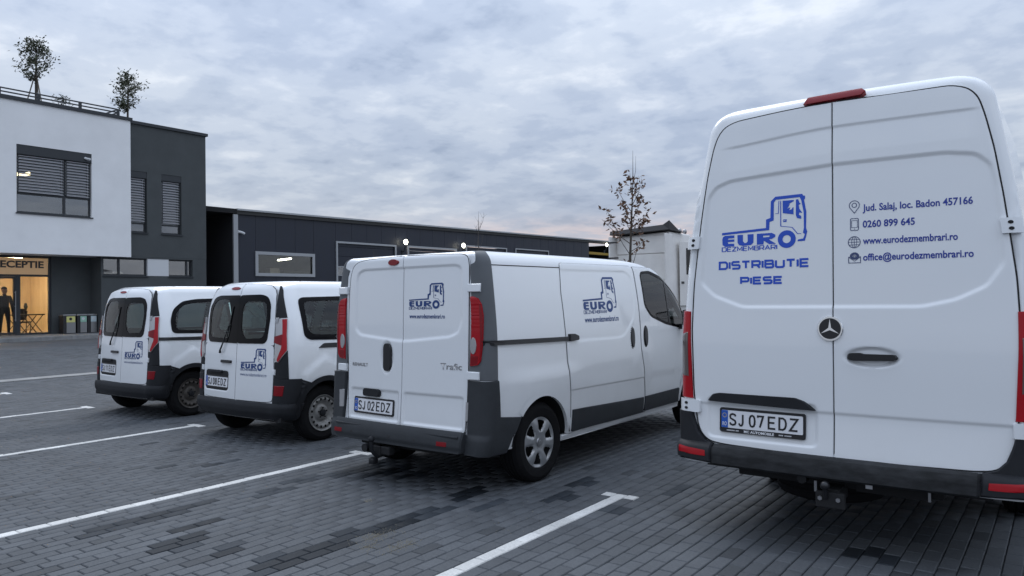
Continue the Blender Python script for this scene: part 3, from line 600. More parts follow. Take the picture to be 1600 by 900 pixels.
# damp, oily and sandy marks on the blocks: (U, V, half width, half length, strength)
STAINS = [(-5.45, 2.75, .10, .36, .9), (-5.46, 3.1, .06, .25, .55), (-4.99, 2.92, .07, .22, 1), (-4.70, 2.60, .10, .16, .95), (-4.80, 2.74, .06, .14, .9), (-4.63, 2.95, .05, .14, 1), (-4.26, 2.68, .07, .14, 1), (-4.34, 2.83, .05, .12, 1), (-3.86, 2.78, .14, .20, 1), (-3.85, 3.08, .12, .25, .95), (-3.88, 3.35, .10, .22, .85), (-3.86, 3.75, .09, .22, .9), (-3.83, 4.12, .09, .28, .75), (-5.30, 3.78, .10, .22, .7), (-5.42, 4.17, .09, .2, .65), (-6.72, 4.15, .05, .15, .9), (-6.95, 3.77, .05, .12, .8), (-8.28, 4.23, .05, .14, .8), (-7.66, 4.33, .05, .15, .5), (-3.90, 4.62, .07, .11, 1), (-3.97, 4.84, .05, .07, 1), (-3.26, 5.01, .07, .14, .8), (-3.34, 5.50, .07, .16, .75), (-5.31, 4.74, .12, .35, .8), (-5.07, 4.90, .09, .26, 1), (-4.77, 4.98, .10, .25, .9), (-3.57, 4.47, .05, .13, .65), (-2.72, 4.86, .07, .14, .75), (-1.08, 4.98, .08, .1, 1), (-.94, 4.93, .06, .14, .95), (-.86, 4.89, .06, .14, .8), (-2.57, 5.63, .07, .14, .6), (-10.2, 3.9, .3, .9, .3), (-9.9, 4.6, .2, .7, .3), (-1.2, 5.9, .5, .8, .35), (-4.6, 5.6, .4, .7, .5)]
SAND = []
ST = np.array(STAINS)
LINES = [0, -30, -61, -91, -122]      # painted rows, counted in 10 cm courses from U = -2.885
def tone(u, v, white, r1, r2):
    if white: k = .50 + .10 * r1; return (k, k * .995, k * .965)
    k = .081 + .015 * r1; 
    if r2 > .955: k *= .70
    d = np.hypot((ST[:, 0] - u) / ST[:, 2], (ST[:, 1] - v) / ST[:, 3]); s_ = float((ST[:, 4] * sstep((1.25 - d + (r2 - .5) * .5) / .35)).max()); k *= 1 - .80 * s_
    c = np.array([k, k * 1.065, k * 1.15]) * np.array([1 - .12 * s_, 1, 1 + .14 * s_])
    for a, b, x, y in SAND:
        q = math.hypot((u - a) / x, (v - b) / y)
        if q < 1.2: c = c * .62 + np.array([.14, .13, .105]) * .38
    return tuple(c)
blocks = []   # (u, v, length, white)
R_ = random.Random(3)
for i in range(-215, 75):
    u = -2.885 + .1 * i; line = i in LINES; near = (i + 1) in LINES or (i - 1) in LINES
    if line: st_ = .121
    elif near: st_ = .02
    else: st_ = (.1 if i % 2 else 0.0) + R_.uniform(-.02, .02)
    v = st_ - 4.0
    while v < 22.0:
        ln = .2; w = False
        if line: w = .25 < v < 5.25
        if near and abs(v - 5.22) < .012: ln, w = .1, True
        if near and abs(v + .1 - 5.22) < .02 and False: ln = .1
        blocks.append((u, v + ln / 2, ln, w)); v += ln
vis = []
for (u, v, ln, w) in blocks:
    q = screen(u, v)
    if q is None or q[2] > (24 if not w else 40) or not (-420 < q[0] < 2020) or q[1] > 1150: continue
    vis.append((u, v, ln, w, q))
def block_geo(ln, j):
    g, ch, h = .0028, .0050, .0055; a, b = .05 - g, ln / 2 - g; z = [R_.uniform(-.0012, .0012) + j for _ in range(4)]
    c = [(-a, -b), (a, -b), (a, b), (-a, b)]; V = [(x, y, -.014) for x, y in c] + [(x, y, zz - h) for (x, y), zz in zip(c, z)] + [(x * (1 - ch / a), y * (1 - ch / b), zz) for (x, y), zz in zip(c, z)]
    F = [(8, 9, 10, 11)] + [(k, (k + 1) % 4, 4 + (k + 1) % 4, 4 + k) for k in range(4)] + [(4 + k, 4 + (k + 1) % 4, 8 + (k + 1) % 4, 8 + k) for k in range(4)]; return V, F
def set_tint(me, cols, nf):
    at = me.attributes.new('tint', 'FLOAT_COLOR', 'FACE'); arr = np.ones((nf, 4), np.float32); arr[:, :3] = cols; at.data.foreach_set('color', arr.ravel())
onscr = [b for b in vis if 0 < b[4][0] < 1600 and b[4][1] < 905 and not b[3]]; onscr.sort(key=lambda b: b[4][2]); single = set(id(b) for b in onscr[:300])
cache = {}
bigV, bigF, bigC, nv = [], [], [], 0
for b in vis:
    u, v, ln, w, q = b; r1, r2 = R_.random(), R_.random(); c = tone(u, v, w, r1, r2)
    if id(b) in single or w:
        key = (round(c[0] * 140), round(c[2] / max(c[0], 1e-3), 1), w, ln)
        if key not in cache:
            me = mesh('white_paver' if w else 'paver', *block_geo(ln, .0006)); set_tint(me, c, 9); me.materials.append(PAVER); cache[key] = me
        o = bpy.data.objects.new('white_paver' if w else 'paver', cache[key]); C.objects.link(o); o.parent = yard; o.location = (u, v, rise(u) + R_.uniform(-.001, .001)); o.rotation_euler = (0, 0, R_.uniform(-.006, .006))
        continue
    V, F = block_geo(ln, R_.uniform(-.0008, .0008)); z = rise(u); bigV.append(np.array(V) + np.array([u + R_.uniform(-.0008, .0008), v, z])); bigF.append(np.array(F) + nv); nv += 12; bigC.append(np.repeat(np.array([c]), 9, 0))
me = bpy.data.meshes.new('paver_field'); VV = np.vstack(bigV); FF = np.vstack(bigF)
me.vertices.add(len(VV)); me.vertices.foreach_set('co', VV.astype(np.float32).ravel()); me.loops.add(FF.size); me.loops.foreach_set('vertex_index', FF.astype(np.int32).ravel())
me.polygons.add(len(FF)); me.polygons.foreach_set('loop_start', np.arange(0, FF.size, 4, dtype=np.int32)); me.polygons.foreach_set('loop_total', np.full(len(FF), 4, np.int32)); me.update(calc_edges=True); set_tint(me, np.vstack(bigC), len(FF))
o = link('paver_field', me, PAVER, yard, False); o['kind'] = 'stuff'
sr = random.Random(8); sand = MB()
for a, c, x, y, n in ((-3.73, 3.47, .085, .15, 520), (-3.47, 3.42, .06, .16, 380), (-3.62, 3.30, .05, .08, 160), (-4.45, 4.05, .03, .04, 60), (-3.2, 4.3, .35, .5, 70)):
    for _ in range(n):
        u, v = a + sr.gauss(0, x * .6), c + sr.gauss(0, y * .6); s_ = sr.uniform(.0018, .0045); q = sr.uniform(0, 2)
        sand.add([(u + s_ * math.cos(q + k * 2.094), v + s_ * math.sin(q + k * 2.094), -.001) for k in range(3)] + [(u, v, s_ * 1.1)], [(0, 1, 3), (1, 2, 3), (2, 0, 3)])
o = sand.build('spilled_sand', mat('dry_sand', (.26, .23, .17), .95, var=.3), None); o['kind'] = 'stuff'; o['label'] = 'dry sand spilled over the dark paving blocks'
CONC = mat('pale_concrete', (.24, .24, .235), .8, var=.25, vscale=4, bump=.2, bscale=40)
ch = MB()
k = -8.0
while k < 40: z = rise(-17.05) - .0; ch.box((-17.28, k + .004, z - .03), (-16.84, k + .996, z + .014), .004); k += 1.0
o = ch.build('drain_channel', CONC, None); o['kind'] = 'structure'; o['label'] = 'pale concrete drain channel crossing the yard'

# ================================================================== BUILDINGS
RENDER_W = mat('white_render', (.86, .86, .86), .9, var=.05, vscale=1.2, bump=.35, bscale=55)
RENDER_G = mat('anthracite_render', (.074, .081, .083), .9, var=.10, vscale=1.5, bump=.3, bscale=60)
METAL_D = mat('anthracite_metal', (.035, .039, .044), .42, metal=.2)
BLIND = mat('blind_slat', (.36, .36, .38), .45, metal=.2)
PANELW = mat('white_panel', (.62, .63, .64), .6)
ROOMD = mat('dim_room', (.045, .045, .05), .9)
WGLASS = glass_mat('window_glass', (.62, .66, .68), base=.22)
DGLASS = glass_mat('shop_glass', (.86, .86, .85), base=.0, ior=1.35)
LAMPW = mat('warm_lamp', (.9, .8, .6), .5, emit=(1.0, .74, .42), es=9.0)
LAMPC = mat('cool_lamp', (.9, .9, .9), .5, emit=(1.0, .96, .85), es=12.0)
WOOD = mat('warm_wood_panelling', (.55, .43, .27), .5, var=.2, vscale=3, stretch=(1, 1, .2))
def wall(U, V0, V1, z0, z1, holes, th=.30):
    """front skin at U facing +U with reveals round the holes"""
    b = MB(); vs = sorted({V0, V1} | {h[0] for h in holes} | {h[2] for h in holes}); zs = sorted({z0, z1} | {h[1] for h in holes} | {h[3] for h in holes})
    for a, c in zip(vs, vs[1:]):
        for d, e in zip(zs, zs[1:]):
            if not any(h[0] <= (a + c) / 2 <= h[2] and h[1] <= (d + e) / 2 <= h[3] for h in holes): b.add([(U, a, d), (U, c, d), (U, c, e), (U, a, e)], [(0, 1, 2, 3)])
    for h in holes:
        a, d, c, e = h; q = U - th
        b.add([(U, a, d), (U, c, d), (q, c, d), (q, a, d)], [(3, 2, 1, 0)]); b.add([(U, a, e), (U, c, e), (q, c, e), (q, a, e)], [(0, 1, 2, 3)])
        b.add([(U, a, d), (U, a, e), (q, a, e), (q, a, d)], [(3, 2, 1, 0)]); b.add([(U, c, d), (U, c, e), (q, c, e), (q, c, d)], [(0, 1, 2, 3)])
    b.add([(U, V0, z1), (U, V1, z1), (U - 8, V1, z1), (U - 8, V0, z1)], [(0, 1, 2, 3)]); b.add([(U, V1, z0), (U - 8, V1, z0), (U - 8, V1, z1), (U, V1, z1)], [(0, 1, 2, 3)]); b.add([(U, V0, z0), (U - 8, V0, z0), (U - 8, V0, z1), (U, V0, z1)], [(3, 2, 1, 0)])
    b.add([(U, V0, z0), (U, V1, z0), (U - 8, V1, z0), (U - 8, V0, z0)], [(3, 2, 1, 0)]); return b
def window(par, U, a, d, c, e, mull=(), trans=(), blind=None, cass=0.0, room=3.0, fw_=.06, sill=True, roomm=None):
    f = MB(); X0, X1 = U - .20, U - .12
    for (p, q, r, s_) in [(a, d, a + fw_, e), (c - fw_, d, c, e), (a + fw_, d, c - fw_, d + fw_), (a + fw_, e - fw_, c - fw_, e)] + [(m_ - .04, d + fw_, m_ + .04, e - fw_) for m_ in mull]: f.box((X0, p, q), (X1, r, s_))
    cuts = [a + fw_] + [x for m_ in mull for x in (m_ - .04, m_ + .04)] + [c - fw_]
    for zt in trans:
        for i in range(0, len(cuts), 2): f.box((X0 + .002, cuts[i], zt - .035), (X1 - .002, cuts[i + 1], zt + .035))
    w = f.build('window', METAL_D, par)
    for i in range(0, len(cuts), 2):
        g = MB(); g.box((U - .165, cuts[i], d + fw_), (U - .155, cuts[i + 1], e - fw_)); g.build('pane', WGLASS, w)
    if cass: b = MB(); b.box((U - .11, a + .004, e - cass), (U - .015, c - .004, e - .004), .006); b.build('blind_box', METAL_D, w)
    if blind:
        b = MB(); z = e - cass - .03
        while z > blind:
            for i in range(0, len(cuts), 2): p, q = cuts[i] + .01, cuts[i + 1] - .01; b.add([(U - .035, p, z - .030), (U - .035, q, z - .030), (U - .095, q, z + .018), (U - .095, p, z + .018), (U - .035, p, z - .037), (U - .035, q, z - .037), (U - .095, q, z + .011), (U - .095, p, z + .011)], [(0, 1, 2, 3), (7, 6, 5, 4), (0, 4, 5, 1), (3, 2, 6, 7)])
            z -= .105
        o = b.build('blind_slats', BLIND, w); o['kind'] = 'stuff'
        for i in range(0, len(cuts), 2):
            for x in (cuts[i] + .004, cuts[i + 1] - .034): r = MB(); r.box((U - .07, x, blind), (U - .05, x + .03, e - cass)); r.build('blind_rail', METAL_D, w)
    if sill: b = MB(); b.box((U - .11, a - .03, d - .045), (U + .05, c + .03, d - .004)); b.build('sill', METAL_D, w)
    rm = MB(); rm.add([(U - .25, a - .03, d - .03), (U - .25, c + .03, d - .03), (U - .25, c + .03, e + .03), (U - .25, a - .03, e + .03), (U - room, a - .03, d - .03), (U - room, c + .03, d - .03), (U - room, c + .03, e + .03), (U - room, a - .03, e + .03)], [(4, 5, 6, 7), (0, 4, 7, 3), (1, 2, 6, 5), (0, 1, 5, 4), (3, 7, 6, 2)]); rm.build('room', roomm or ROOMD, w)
    return w
rb = thing('reception_building', 'two-storey reception building, white upper storey over dark grey walls', 'building', (-29.5, 12, 0))
def child(o): o.location = (29.5, -12, 0); return o
UW, UD, UR = -29.5, -29.8, -30.7
child(wall(UW, 2.0, 14.62, 3.36, 8.72, [(10.64, 4.80, 13.16, 7.20)]).build('upper_wall', RENDER_W, rb))
child(wall(UD, 14.625, 17.99, 3.40, 8.70, [(14.70, 4.38, 15.42, 6.83), (16.02, 4.38, 16.88, 6.83)]).build('dark_wall', RENDER_G, rb))
child(wall(UD - .002, 13.62, 17.985, .2, 3.395, [(13.70, 2.64, 17.36, 3.34)]).build('ground_wall', RENDER_G, rb))
child(wall(UR, 2.0, 13.615, .2, 3.355, [(8.2, .45, 12.22, 3.33)], .2).build('recessed_wall', RENDER_G, rb))
b = MB(); b.box((-38, 1.9, 8.722), (UW + .06, 14.68, 8.84)); b.box((-38, 14.685, 8.702), (UD + .07, 18.07, 8.82)); child(b.build('roof_coping', METAL_D, rb))
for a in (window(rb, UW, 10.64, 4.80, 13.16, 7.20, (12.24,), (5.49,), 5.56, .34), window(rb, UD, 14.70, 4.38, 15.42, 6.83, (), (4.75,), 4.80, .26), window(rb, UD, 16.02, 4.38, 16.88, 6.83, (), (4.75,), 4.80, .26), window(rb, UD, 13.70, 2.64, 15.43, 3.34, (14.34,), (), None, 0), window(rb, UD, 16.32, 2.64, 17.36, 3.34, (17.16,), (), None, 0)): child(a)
b = MB(); b.box((UD - .12, 15.432, 2.645), (UD - .02, 16.318, 3.335)); child(b.build('white_infill_panel', PANELW, rb))
b = MB(); b.tube([(UW - .8, 10.66, 6.27), (UW - .8, 11.12, 6.24), (UW - .8, 11.36, 6.33)], .06, 6); child(b.build('office_lamp', LAMPW, rb))
b = MB(); b.tube([(UW - .03, 12.93, 7.02), (UW + .06, 12.99, 6.98), (UW + .16, 13.03, 6.97)], .045, 10); o = b.build('security_camera', PANELW, None, True); o['label'] = 'small white camera at the top corner of the big office window'; o['category'] = 'camera'
# glazed entrance
e = MB()
for p, q, r, s_ in [(8.2, .45, 8.28, 3.33), (12.14, .45, 12.22, 3.33), (8.28, 3.27, 12.14, 3.33), (8.28, 2.58, 12.14, 2.66), (11.06, .45, 11.20, 2.58), (9.78, .45, 9.92, 2.58), (11.20, .45, 12.14, .51), (8.28, .45, 9.78, .51)]: e.box((UR - .14, p, q), (UR - .05, r, s_))
en = child(e.build('entrance_frame', METAL_D, rb))
for a, c in ((8.28, 9.78), (11.20, 12.14)): g = MB(); g.box((UR - .10, a, .51), (UR - .09, c, 2.58)); g.build('pane', DGLASS, en)
dr_ = MB()
for p, q, r, s_ in [(9.92, .46, 10.0, 2.575), (10.98, .46, 11.055, 2.575), (10.0, 2.50, 10.98, 2.575), (10.0, .46, 10.98, .55)]: dr_.box((UR - .125, p, q), (UR - .055, r, s_))
dd = child(dr_.build('entrance_door', METAL_D, rb)); g = MB(); g.box((UR - .10, 10.0, .55), (UR - .09, 10.98, 2.50)); g.build('pane', DGLASS, dd)
h = MB(); h.tube([(UR + .02, 11.02, .95), (UR + .02, 11.02, 2.05)], .016, 8)
for z in (1.0, 1.5, 2.0): h.tube([(UR - .06, 11.02, z), (UR + .02, 11.02, z)], .014, 8)
h.build('door_handle', SATIN, dd)
SIGNP = mat('frosted_sign_panel', (.46, .33, .21), .6, emit=(.52, .33, .17), es=.28); SIGNL = mat('sign_letters', (.055, .06, .065), .6)  # panel's weak emission stands in for lobby light shining through it
b = MB(); b.box((UR - .12, 8.285, 2.665), (UR - .10, 12.135, 3.265)); sg = child(b.build('sign_panel', SIGNP, rb))
V, F = fit(text2d('RECEPTIE', .035), 10.33, 2.90, 12.0, 3.165); lt = MB(); n = len(V); lt.add([(UR - .094, a, c) for a, c in V] + [(UR - .0995, a, c) for a, c in V], [tuple(f) for f in F]); lt.build('sign_lettering', SIGNL, sg)
# lobby behind the glass
q = MB(); q.add([(UR - .3, 4.5, .44), (UR - .3, 13.4, .44), (UR - .3, 13.4, 3.34), (UR - .3, 4.5, 3.34), (UR - 5, 4.5, .44), (UR - 5, 13.4, .44), (UR - 5, 13.4, 3.34), (UR - 5, 4.5, 3.34)], [(4, 5, 6, 7), (0, 4, 7, 3), (1, 2, 6, 5), (3, 7, 6, 2)]); child(q.build('lobby_walls', WOOD, rb))
q = MB(); q.add([(UR - .14, 4.5, .445), (UR - .14, 13.4, .445), (UR - 5, 13.4, .445), (UR - 5, 4.5, .445)], [(0, 1, 2, 3)]); child(q.build('lobby_floor', mat('lobby_tile', (.30, .25, .20), .35), rb))
q = MB()
LOBL = mat('lobby_lamp', (.9, .8, .6), .5, emit=(1.0, .80, .52), es=60.0)
for v in (9.4, 11.4): q = MB(); q.box((UR - 3.4, v, 3.28), (UR - 1.0, v + .22, 3.325)); child(q.build('ceiling_lamp', LOBL, rb))
q = MB(); q.box((UR - 4.9, 10.2, 1.55), (UR - 4.7, 10.55, 2.25)); child(q.build('lit_wall_panel', LAMPW, rb))
t_ = thing('lobby_table', 'dark table with crossed legs behind the right-hand entrance glass', 'table', (UR - 1.0, 11.75, .445))
q = MB(); q.box((-.35, -.62, .70), (.35, .50, .745)); q.build('tabletop', BLACK, t_); q = MB()
for x in (-.28, .28):
    for a in (-.58, -.05): q = MB(); q.tube([(x, a, 0), (x, a + .5, .70)], .018, 6); q.build('leg', BLACK, t_); q = MB(); q.tube([(x + .02, a + .5, 0), (x + .02, a, .70)], .018, 6); q.build('leg', BLACK, t_)
c_ = thing('lobby_chair', 'dark chair pushed behind the lobby table', 'chair', (UR - 1.75, 11.9, .445)); q = MB(); q.box((-.22, -.22, .40), (.22, .22, .46), .02); q.build('seat', BLACK, c_); q = MB(); q.box((-.24, -.21, .50), (-.20, .21, .95), .015); q.build('backrest', BLACK, c_)
q = MB()
for x in (-.19, .19):
    for a in (-.19, .19): q = MB(); q.tube([(x, a, 0), (x, a, .41)], .015, 6); q.build('leg', BLACK, c_)
pl_ = thing('desk_plant', 'small pointed plant on the lobby table', 'plant', (UR - 1.0, 11.72, 1.19)); q = MB(); q.tube([(0, 0, 0), (0, 0, .12)], [.05, .065], 10); q.build('pot', BLACK, pl_); q = MB()
for i in range(14): a = i * 2.4; q.tube([(0, 0, .10), (.05 * math.cos(a), .05 * math.sin(a), .28), (.03 * math.cos(a), .03 * math.sin(a), .42)], [.012, .02, .002], 5)
q.build('leaves', mat('plant_leaf', (.05, .075, .06), .6), pl_)
# raised pavement in front of the doors
b = MB(); b.box((-30.69, -2, .15), (-28.62, 18.4, .44), .012); o = b.build('pavement', mat('pavement_slab', (.14, .142, .145), .8, var=.2, vscale=3), None); o['kind'] = 'structure'
kb = MB(); k = -2.0
while k < 18.3: kb.box((-28.615, k + .004, .12), (-28.48, k + .996, .432), .012); k += 1.0
o = kb.build('kerb', CONC, None); o['kind'] = 'structure'
# roof rail
rr_ = thing('roof_railing', 'dark metal railing along the edge of the white upper storey roof', 'railing', (-29.9, 12, 8.84))
def bar(nm, a, c, r=.03): q = MB(); v = Vector(c) - Vector(a); q.tube([a, c], r, 6); q.build(nm, METAL_D, rr_)
for v in (-8.6, -7.2, -5.8, -4.4, -3.0, -1.75, -.5, .93, 2.34): q = MB(); q.box((-.03, v - .05, 0), (.03, v + .05, .36)); q.build('rail_post', METAL_D, rr_)
for z in (.10, .22, .345): q = MB(); q.box((-.022, -9, z - .022), (.022, 2.288, z + .022)); q.build('rail_bar', METAL_D, rr_); q = MB(); q.box((-6.0, 2.32, z - .022), (-.032, 2.36, z + .022)); q.build('rail_bar', METAL_D, rr_)

# the workshop hall
HALL = mat('navy_cladding', (.017, .021, .034), .5, var=.22, vscale=2.2, stretch=(1, 3, .25), rvar=.12)
HALLF = mat('pale_frame', (.36, .37, .38), .5); EAVE = mat('dark_eave', (.03, .03, .028), .6); FLASH = mat('eave_flashing', (.40, .41, .42), .45, metal=.3)
hb_ = thing('workshop_hall', 'long dark navy workshop hall with pale-framed roller doors', 'building', (-31, 30, 0))
def hc(o): o.location = (31, -30, 0); return o
UH = -31.0
def eave(v): return 5.62 + (v - 20) * .0100
doors = [(26.1, 30.5, 4.68), (31.42, 35.80, 4.70), (36.70, 41.05, 4.98), (42.05, 46.22, 5.02)]
holes = [(21.25, 2.80, 24.66, 3.90)] + [(a, .25, c, e_) for a, c, e_ in doors]
edges = sorted({20.3, 52.1} | {x for h in holes for x in (h[0], h[2])})
for i, (a, c) in enumerate(zip(edges, edges[1:])):         # cladding sheets, about a metre wide each
    hs = [h for h in holes if h[0] <= (a + c) / 2 <= h[2]]; n = max(1, round((c - a) / 1.15))
    for k in range(n):
        p, r = a + (c - a) * k / n + .006, a + (c - a) * (k + 1) / n - .006; spans = [(.2, eave(p))] if not hs else [(hs[0][3], eave(p))] + ([(.2, hs[0][1])] if hs[0][1] > .5 else [])
        for z0, z1 in spans:
            b = MB(); top = [eave(p), eave(r)] if z1 > 5 else [z1, z1]; b.add([(UH - .08, p, z0), (UH, p, z0), (UH, r, z0), (UH - .08, r, z0), (UH - .08, p, top[0]), (UH, p, top[0]), (UH, r, top[1]), (UH - .08, r, top[1])], [(1, 2, 6, 5), (0, 1, 5, 4), (2, 3, 7, 6), (4, 5, 6, 7), (0, 3, 2, 1)])
            hc(b.build('cladding_sheet', HALL, hb_))
b = MB(); b.add([(UH - .2, 20.2, .2), (UH - .2, 52.1, .2), (UH - 20, 52.1, .2), (UH - 20, 20.2, .2), (UH - .2, 20.2, 5.6), (UH - .2, 52.1, 5.9), (UH - 20, 52.1, 5.9), (UH - 20, 20.2, 5.6)], [(2, 3, 7, 6), (0, 3, 2, 1), (1, 5, 6, 2), (0, 4, 7, 3)]); hc(b.build('hall_interior', ROOMD, hb_))
b = MB()
for nm, z0, z1, u0, m_ in (('fascia', -.0, .17, .10, EAVE), ('roof_flashing', .172, .255, .16, FLASH)):
    b = MB(); p, r = 20.2, 57.5; b.add([(UH - .3, p, eave(p) + z0), (UH + u0, p, eave(p) + z0), (UH + u0, r, eave(r) + z0), (UH - .3, r, eave(r) + z0), (UH - .3, p, eave(p) + z1), (UH + u0, p, eave(p) + z1), (UH + u0, r, eave(r) + z1), (UH - .3, r, eave(r) + z1)], [(1, 2, 6, 5), (0, 1, 5, 4), (2, 3, 7, 6), (4, 5, 6, 7), (0, 3, 2, 1)]); hc(b.build(nm, m_, hb_))
b = MB(); b.add([(UH + .1, 20.2, eave(20) + .256), (UH + .1, 57.5, eave(57.5) + .256), (UH - 20, 57.5, eave(57.5) + .8), (UH - 20, 20.2, eave(20) + .8)], [(0, 1, 2, 3)]); hc(b.build('roof', EAVE, hb_))
b = MB(); b.box((UH + .01, 20.03, .2), (UH + .10, 20.26, 5.60)); hc(b.build('corner_post', HALLF, hb_))
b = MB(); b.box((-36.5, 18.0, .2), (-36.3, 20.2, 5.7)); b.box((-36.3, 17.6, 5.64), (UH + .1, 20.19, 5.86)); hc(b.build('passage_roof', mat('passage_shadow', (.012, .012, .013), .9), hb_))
def frame(nm, a, c, z0, z1, w, par, bottom=True):
    b = MB(); X = (UH + .004, UH + .06)
    for p, q_, r, s_ in [(a, z0, a + w, z1), (c - w, z0, c, z1), (a + w, z1 - w, c - w, z1)] + ([(a + w, z0, c - w, z0 + w)] if bottom else []): b.box((X[0], p, q_), (X[1], r, s_))
    return hc(b.build(nm, HALLF, par))
wf = frame('window', 21.21, 24.70, 2.76, 3.94, .15, hb_); g = MB(); g.box((29.85 * 0 + UH - .04, 21.3, 2.85), (UH - .03, 24.6, 3.85)); gg = g.build('pane', glass_mat('hall_glass', (.8, .82, .78), base=.05), wf)
HROOM = mat('workshop_wall', (.14, .135, .115), .9, var=.3, vscale=1.2)
b = MB(); b.add([(UH - .15, 20.6, .3), (UH - .15, 31, .3), (UH - .15, 31, 4.7), (UH - .15, 20.6, 4.7), (UH - 6, 20.6, .3), (UH - 6, 31, .3), (UH - 6, 31, 4.7), (UH - 6, 20.6, 4.7)], [(4, 5, 6, 7), (0, 4, 7, 3), (1, 2, 6, 5), (3, 7, 6, 2), (0, 1, 5, 4)]); hc(b.build('workshop_room', HROOM, hb_))
b = MB(); b.tube([(UH - 2, 23.95, 3.68), (UH - 2.1, 24.85, 3.80)], .045, 8); hc(b.build('tube_lamp', LAMPC, hb_))
b = MB(); b.box((UH - 5.6, 26.6, .3), (UH - 5.1, 28.4, 3.30)); b.box((UH - 3.4, 24.1, .3), (UH - 2.9, 24.7, 3.3)); hc(b.build('workshop_cabinets', mat('cabinet', (.30, .30, .29), .7), hb_))
for i, (a, c, e_) in enumerate(doors):
    fd_ = frame('roller_door', a, c, .25, e_, .10 if i < 2 else .08, hb_, False); z = .25; k = 0
    while z < e_ - .12:                                     # door sections, one of them glazed
        z1 = min(z + .52, e_ - .10); gl_ = abs(z - 2.85) < .27
        if not gl_: b = MB(); b.box((UH - .10, a + .10, z + .006), (UH - .04, c - .10, z1 - .006), .01); b.build('door_section', HALL, fd_)
        else:
            b = MB(); n = 4
            for j in range(n + 1): x = a + .10 + (c - a - .2) * j / n; b.box((UH - .10, x - .04, z), (UH - .03, x + .04, z1))
            b.box((UH - .099, a + .10, z), (UH - .031, c - .10, z + .05)); b.box((UH - .099, a + .10, z1 - .05), (UH - .031, c - .10, z1)); b.build('glazed_section', HALLF, fd_)
            b = MB(); b.box((UH - .07, a + .10, z + .05), (UH - .06, c - .10, z1 - .05)); b.build('pane', WGLASS, fd_)
        z = z1
# open bay at the far end
b = MB(); b.box((UH - .2, 57.0, .2), (UH + .05, 57.4, 6.0)); b.box((UH - 18, 52.15, .2), (UH - 17.8, 57.4, 5.9)); b.box((UH - 17.7, 57.1, .2), (UH - .25, 57.3, 6.0)); hc(b.build('bay_structure', EAVE, hb_)); b = MB(); b.box((UH - .7, 52.2, 5.06), (UH - .5, 57.0, 5.26)); hc(b.build('crane_beam', mat('yellow_beam', (.42, .27, .03), .5), hb_))
for i, (v, z, lab, ou) in enumerate(((31.02, 4.86, 'lit floodlight between the first two roller doors', .35), (36.16, 4.90, 'lit floodlight between the second and third roller doors', .35), (54.5, 5.84, 'lit floodlight in the open bay at the far end of the hall', .3))):
    fl = thing('floodlight', lab, 'floodlight', (UH + .06, v, z), 0, 'floodlights on the hall'); q = MB(); q.tube([(0, 0, -.55), (.10, 0, -.5), (.22, 0, -.10)], .035, 8); q.box((-.055, -.08, -.66), (.0, .08, -.45)); q.build('bracket', METAL_D, fl); q = MB(); q.box((.14, -.09, -.08), (.21, .09, .10), .02); q.build('lamp_housing', METAL_D, fl)
    q = MB(); q.add(*[list(map(tuple, x)) if j == 0 else x for j, x in enumerate(ellipsoid((.235, 0, .01), (.05, .16, .15), 24, 14))]); q.build('lamp_lens', mat('flood_lens', (.9, .9, .8), .5, emit=(1.0, .97, .80), es=9.0), fl, True)
b = MB(); b.tube([(UH + .02, 20.34, 4.80), (UH + .12, 20.42, 4.78), (UH + .16, 20.56, 4.72)], [.07, .06, .055], 10); b.tube([(UH + .02, 20.30, 4.86), (UH + .05, 20.5, 4.80)], .03, 8); o = b.build('security_camera', PANELW, None, True); o['label'] = 'white camera high on the hall beside its pale corner post'; o['category'] = 'camera'

# ------------------------------------------------------------------ litter bins, trees, lorry, person
BINM = mat('bin_steel', (.30, .30, .30), .35, metal=.7); BIND = mat('bin_dark', (.02, .02, .022), .5)
for i, (v, lab, col, w) in enumerate(((12.60, 'tall waste bin with a yellow label, left of the three', (.62, .60, .22), .44), (13.05, 'tall waste bin with a green label, middle of the three', (.30, .52, .40), .36), (13.42, 'tall waste bin with a pale blue label, right of the three', (.50, .60, .62), .34))):
    t = thing('waste_bin', lab, 'bin', (-30.30, v, .44), 0, 'waste bins by the entrance'); h = w / 2
    q = MB(); q.box((-.20, -h, 0), (.20, h, .66), .012); q.build('bin_body', BIND, t); q = MB(); q.box((-.215, -h - .01, .665), (.215, h + .01, .72), .01); q.build('lid', BINM, t); q = MB(); q.box((.201, -h + .05 + .06, .02), (.215, h - .012, .42), .004); q.build('front_panel', BINM, t)
    q = MB(); q.box((.201, -h + .11, .425), (.222, h - .03, .645)); lb = q.build('label_plate', mat('bin_label', col, .5), t); q = MB(); q.add(*[[(.2235, a - .0, c) for a, c in circle(.03, .55, .055, n=12)], [tuple(range(12))]]); q.build('label_mark', BIND if i == 0 else PANELW, lb)
BARK = mat('bark', (.075, .062, .05), .9, var=.3, vscale=25); LEAFD = mat('evergreen_leaf', (.075, .085, .050), .7, var=.4, vscale=3); LEAFB = mat('dry_brown_leaf', (.17, .092, .055), .75, var=.35, vscale=5); TWIG = mat('bare_twig', (.085, .075, .07), .9)
def leaf(b, p, s_, r):
    d = Vector((r.gauss(0, 1), r.gauss(0, 1), r.gauss(0, 1) * .7 - .2)).normalized(); n_ = d.cross(Vector((r.gauss(0, 1), r.gauss(0, 1), r.gauss(0, 1)))).normalized(); p = Vector(p); L = s_ * r.uniform(.7, 1.3); W = L * r.uniform(.34, .5)
    b.add([p, p + d * L * .5 + n_ * W * .5, p + d * L, p + d * L * .5 - n_ * W * .5], [(0, 1, 2, 3)])
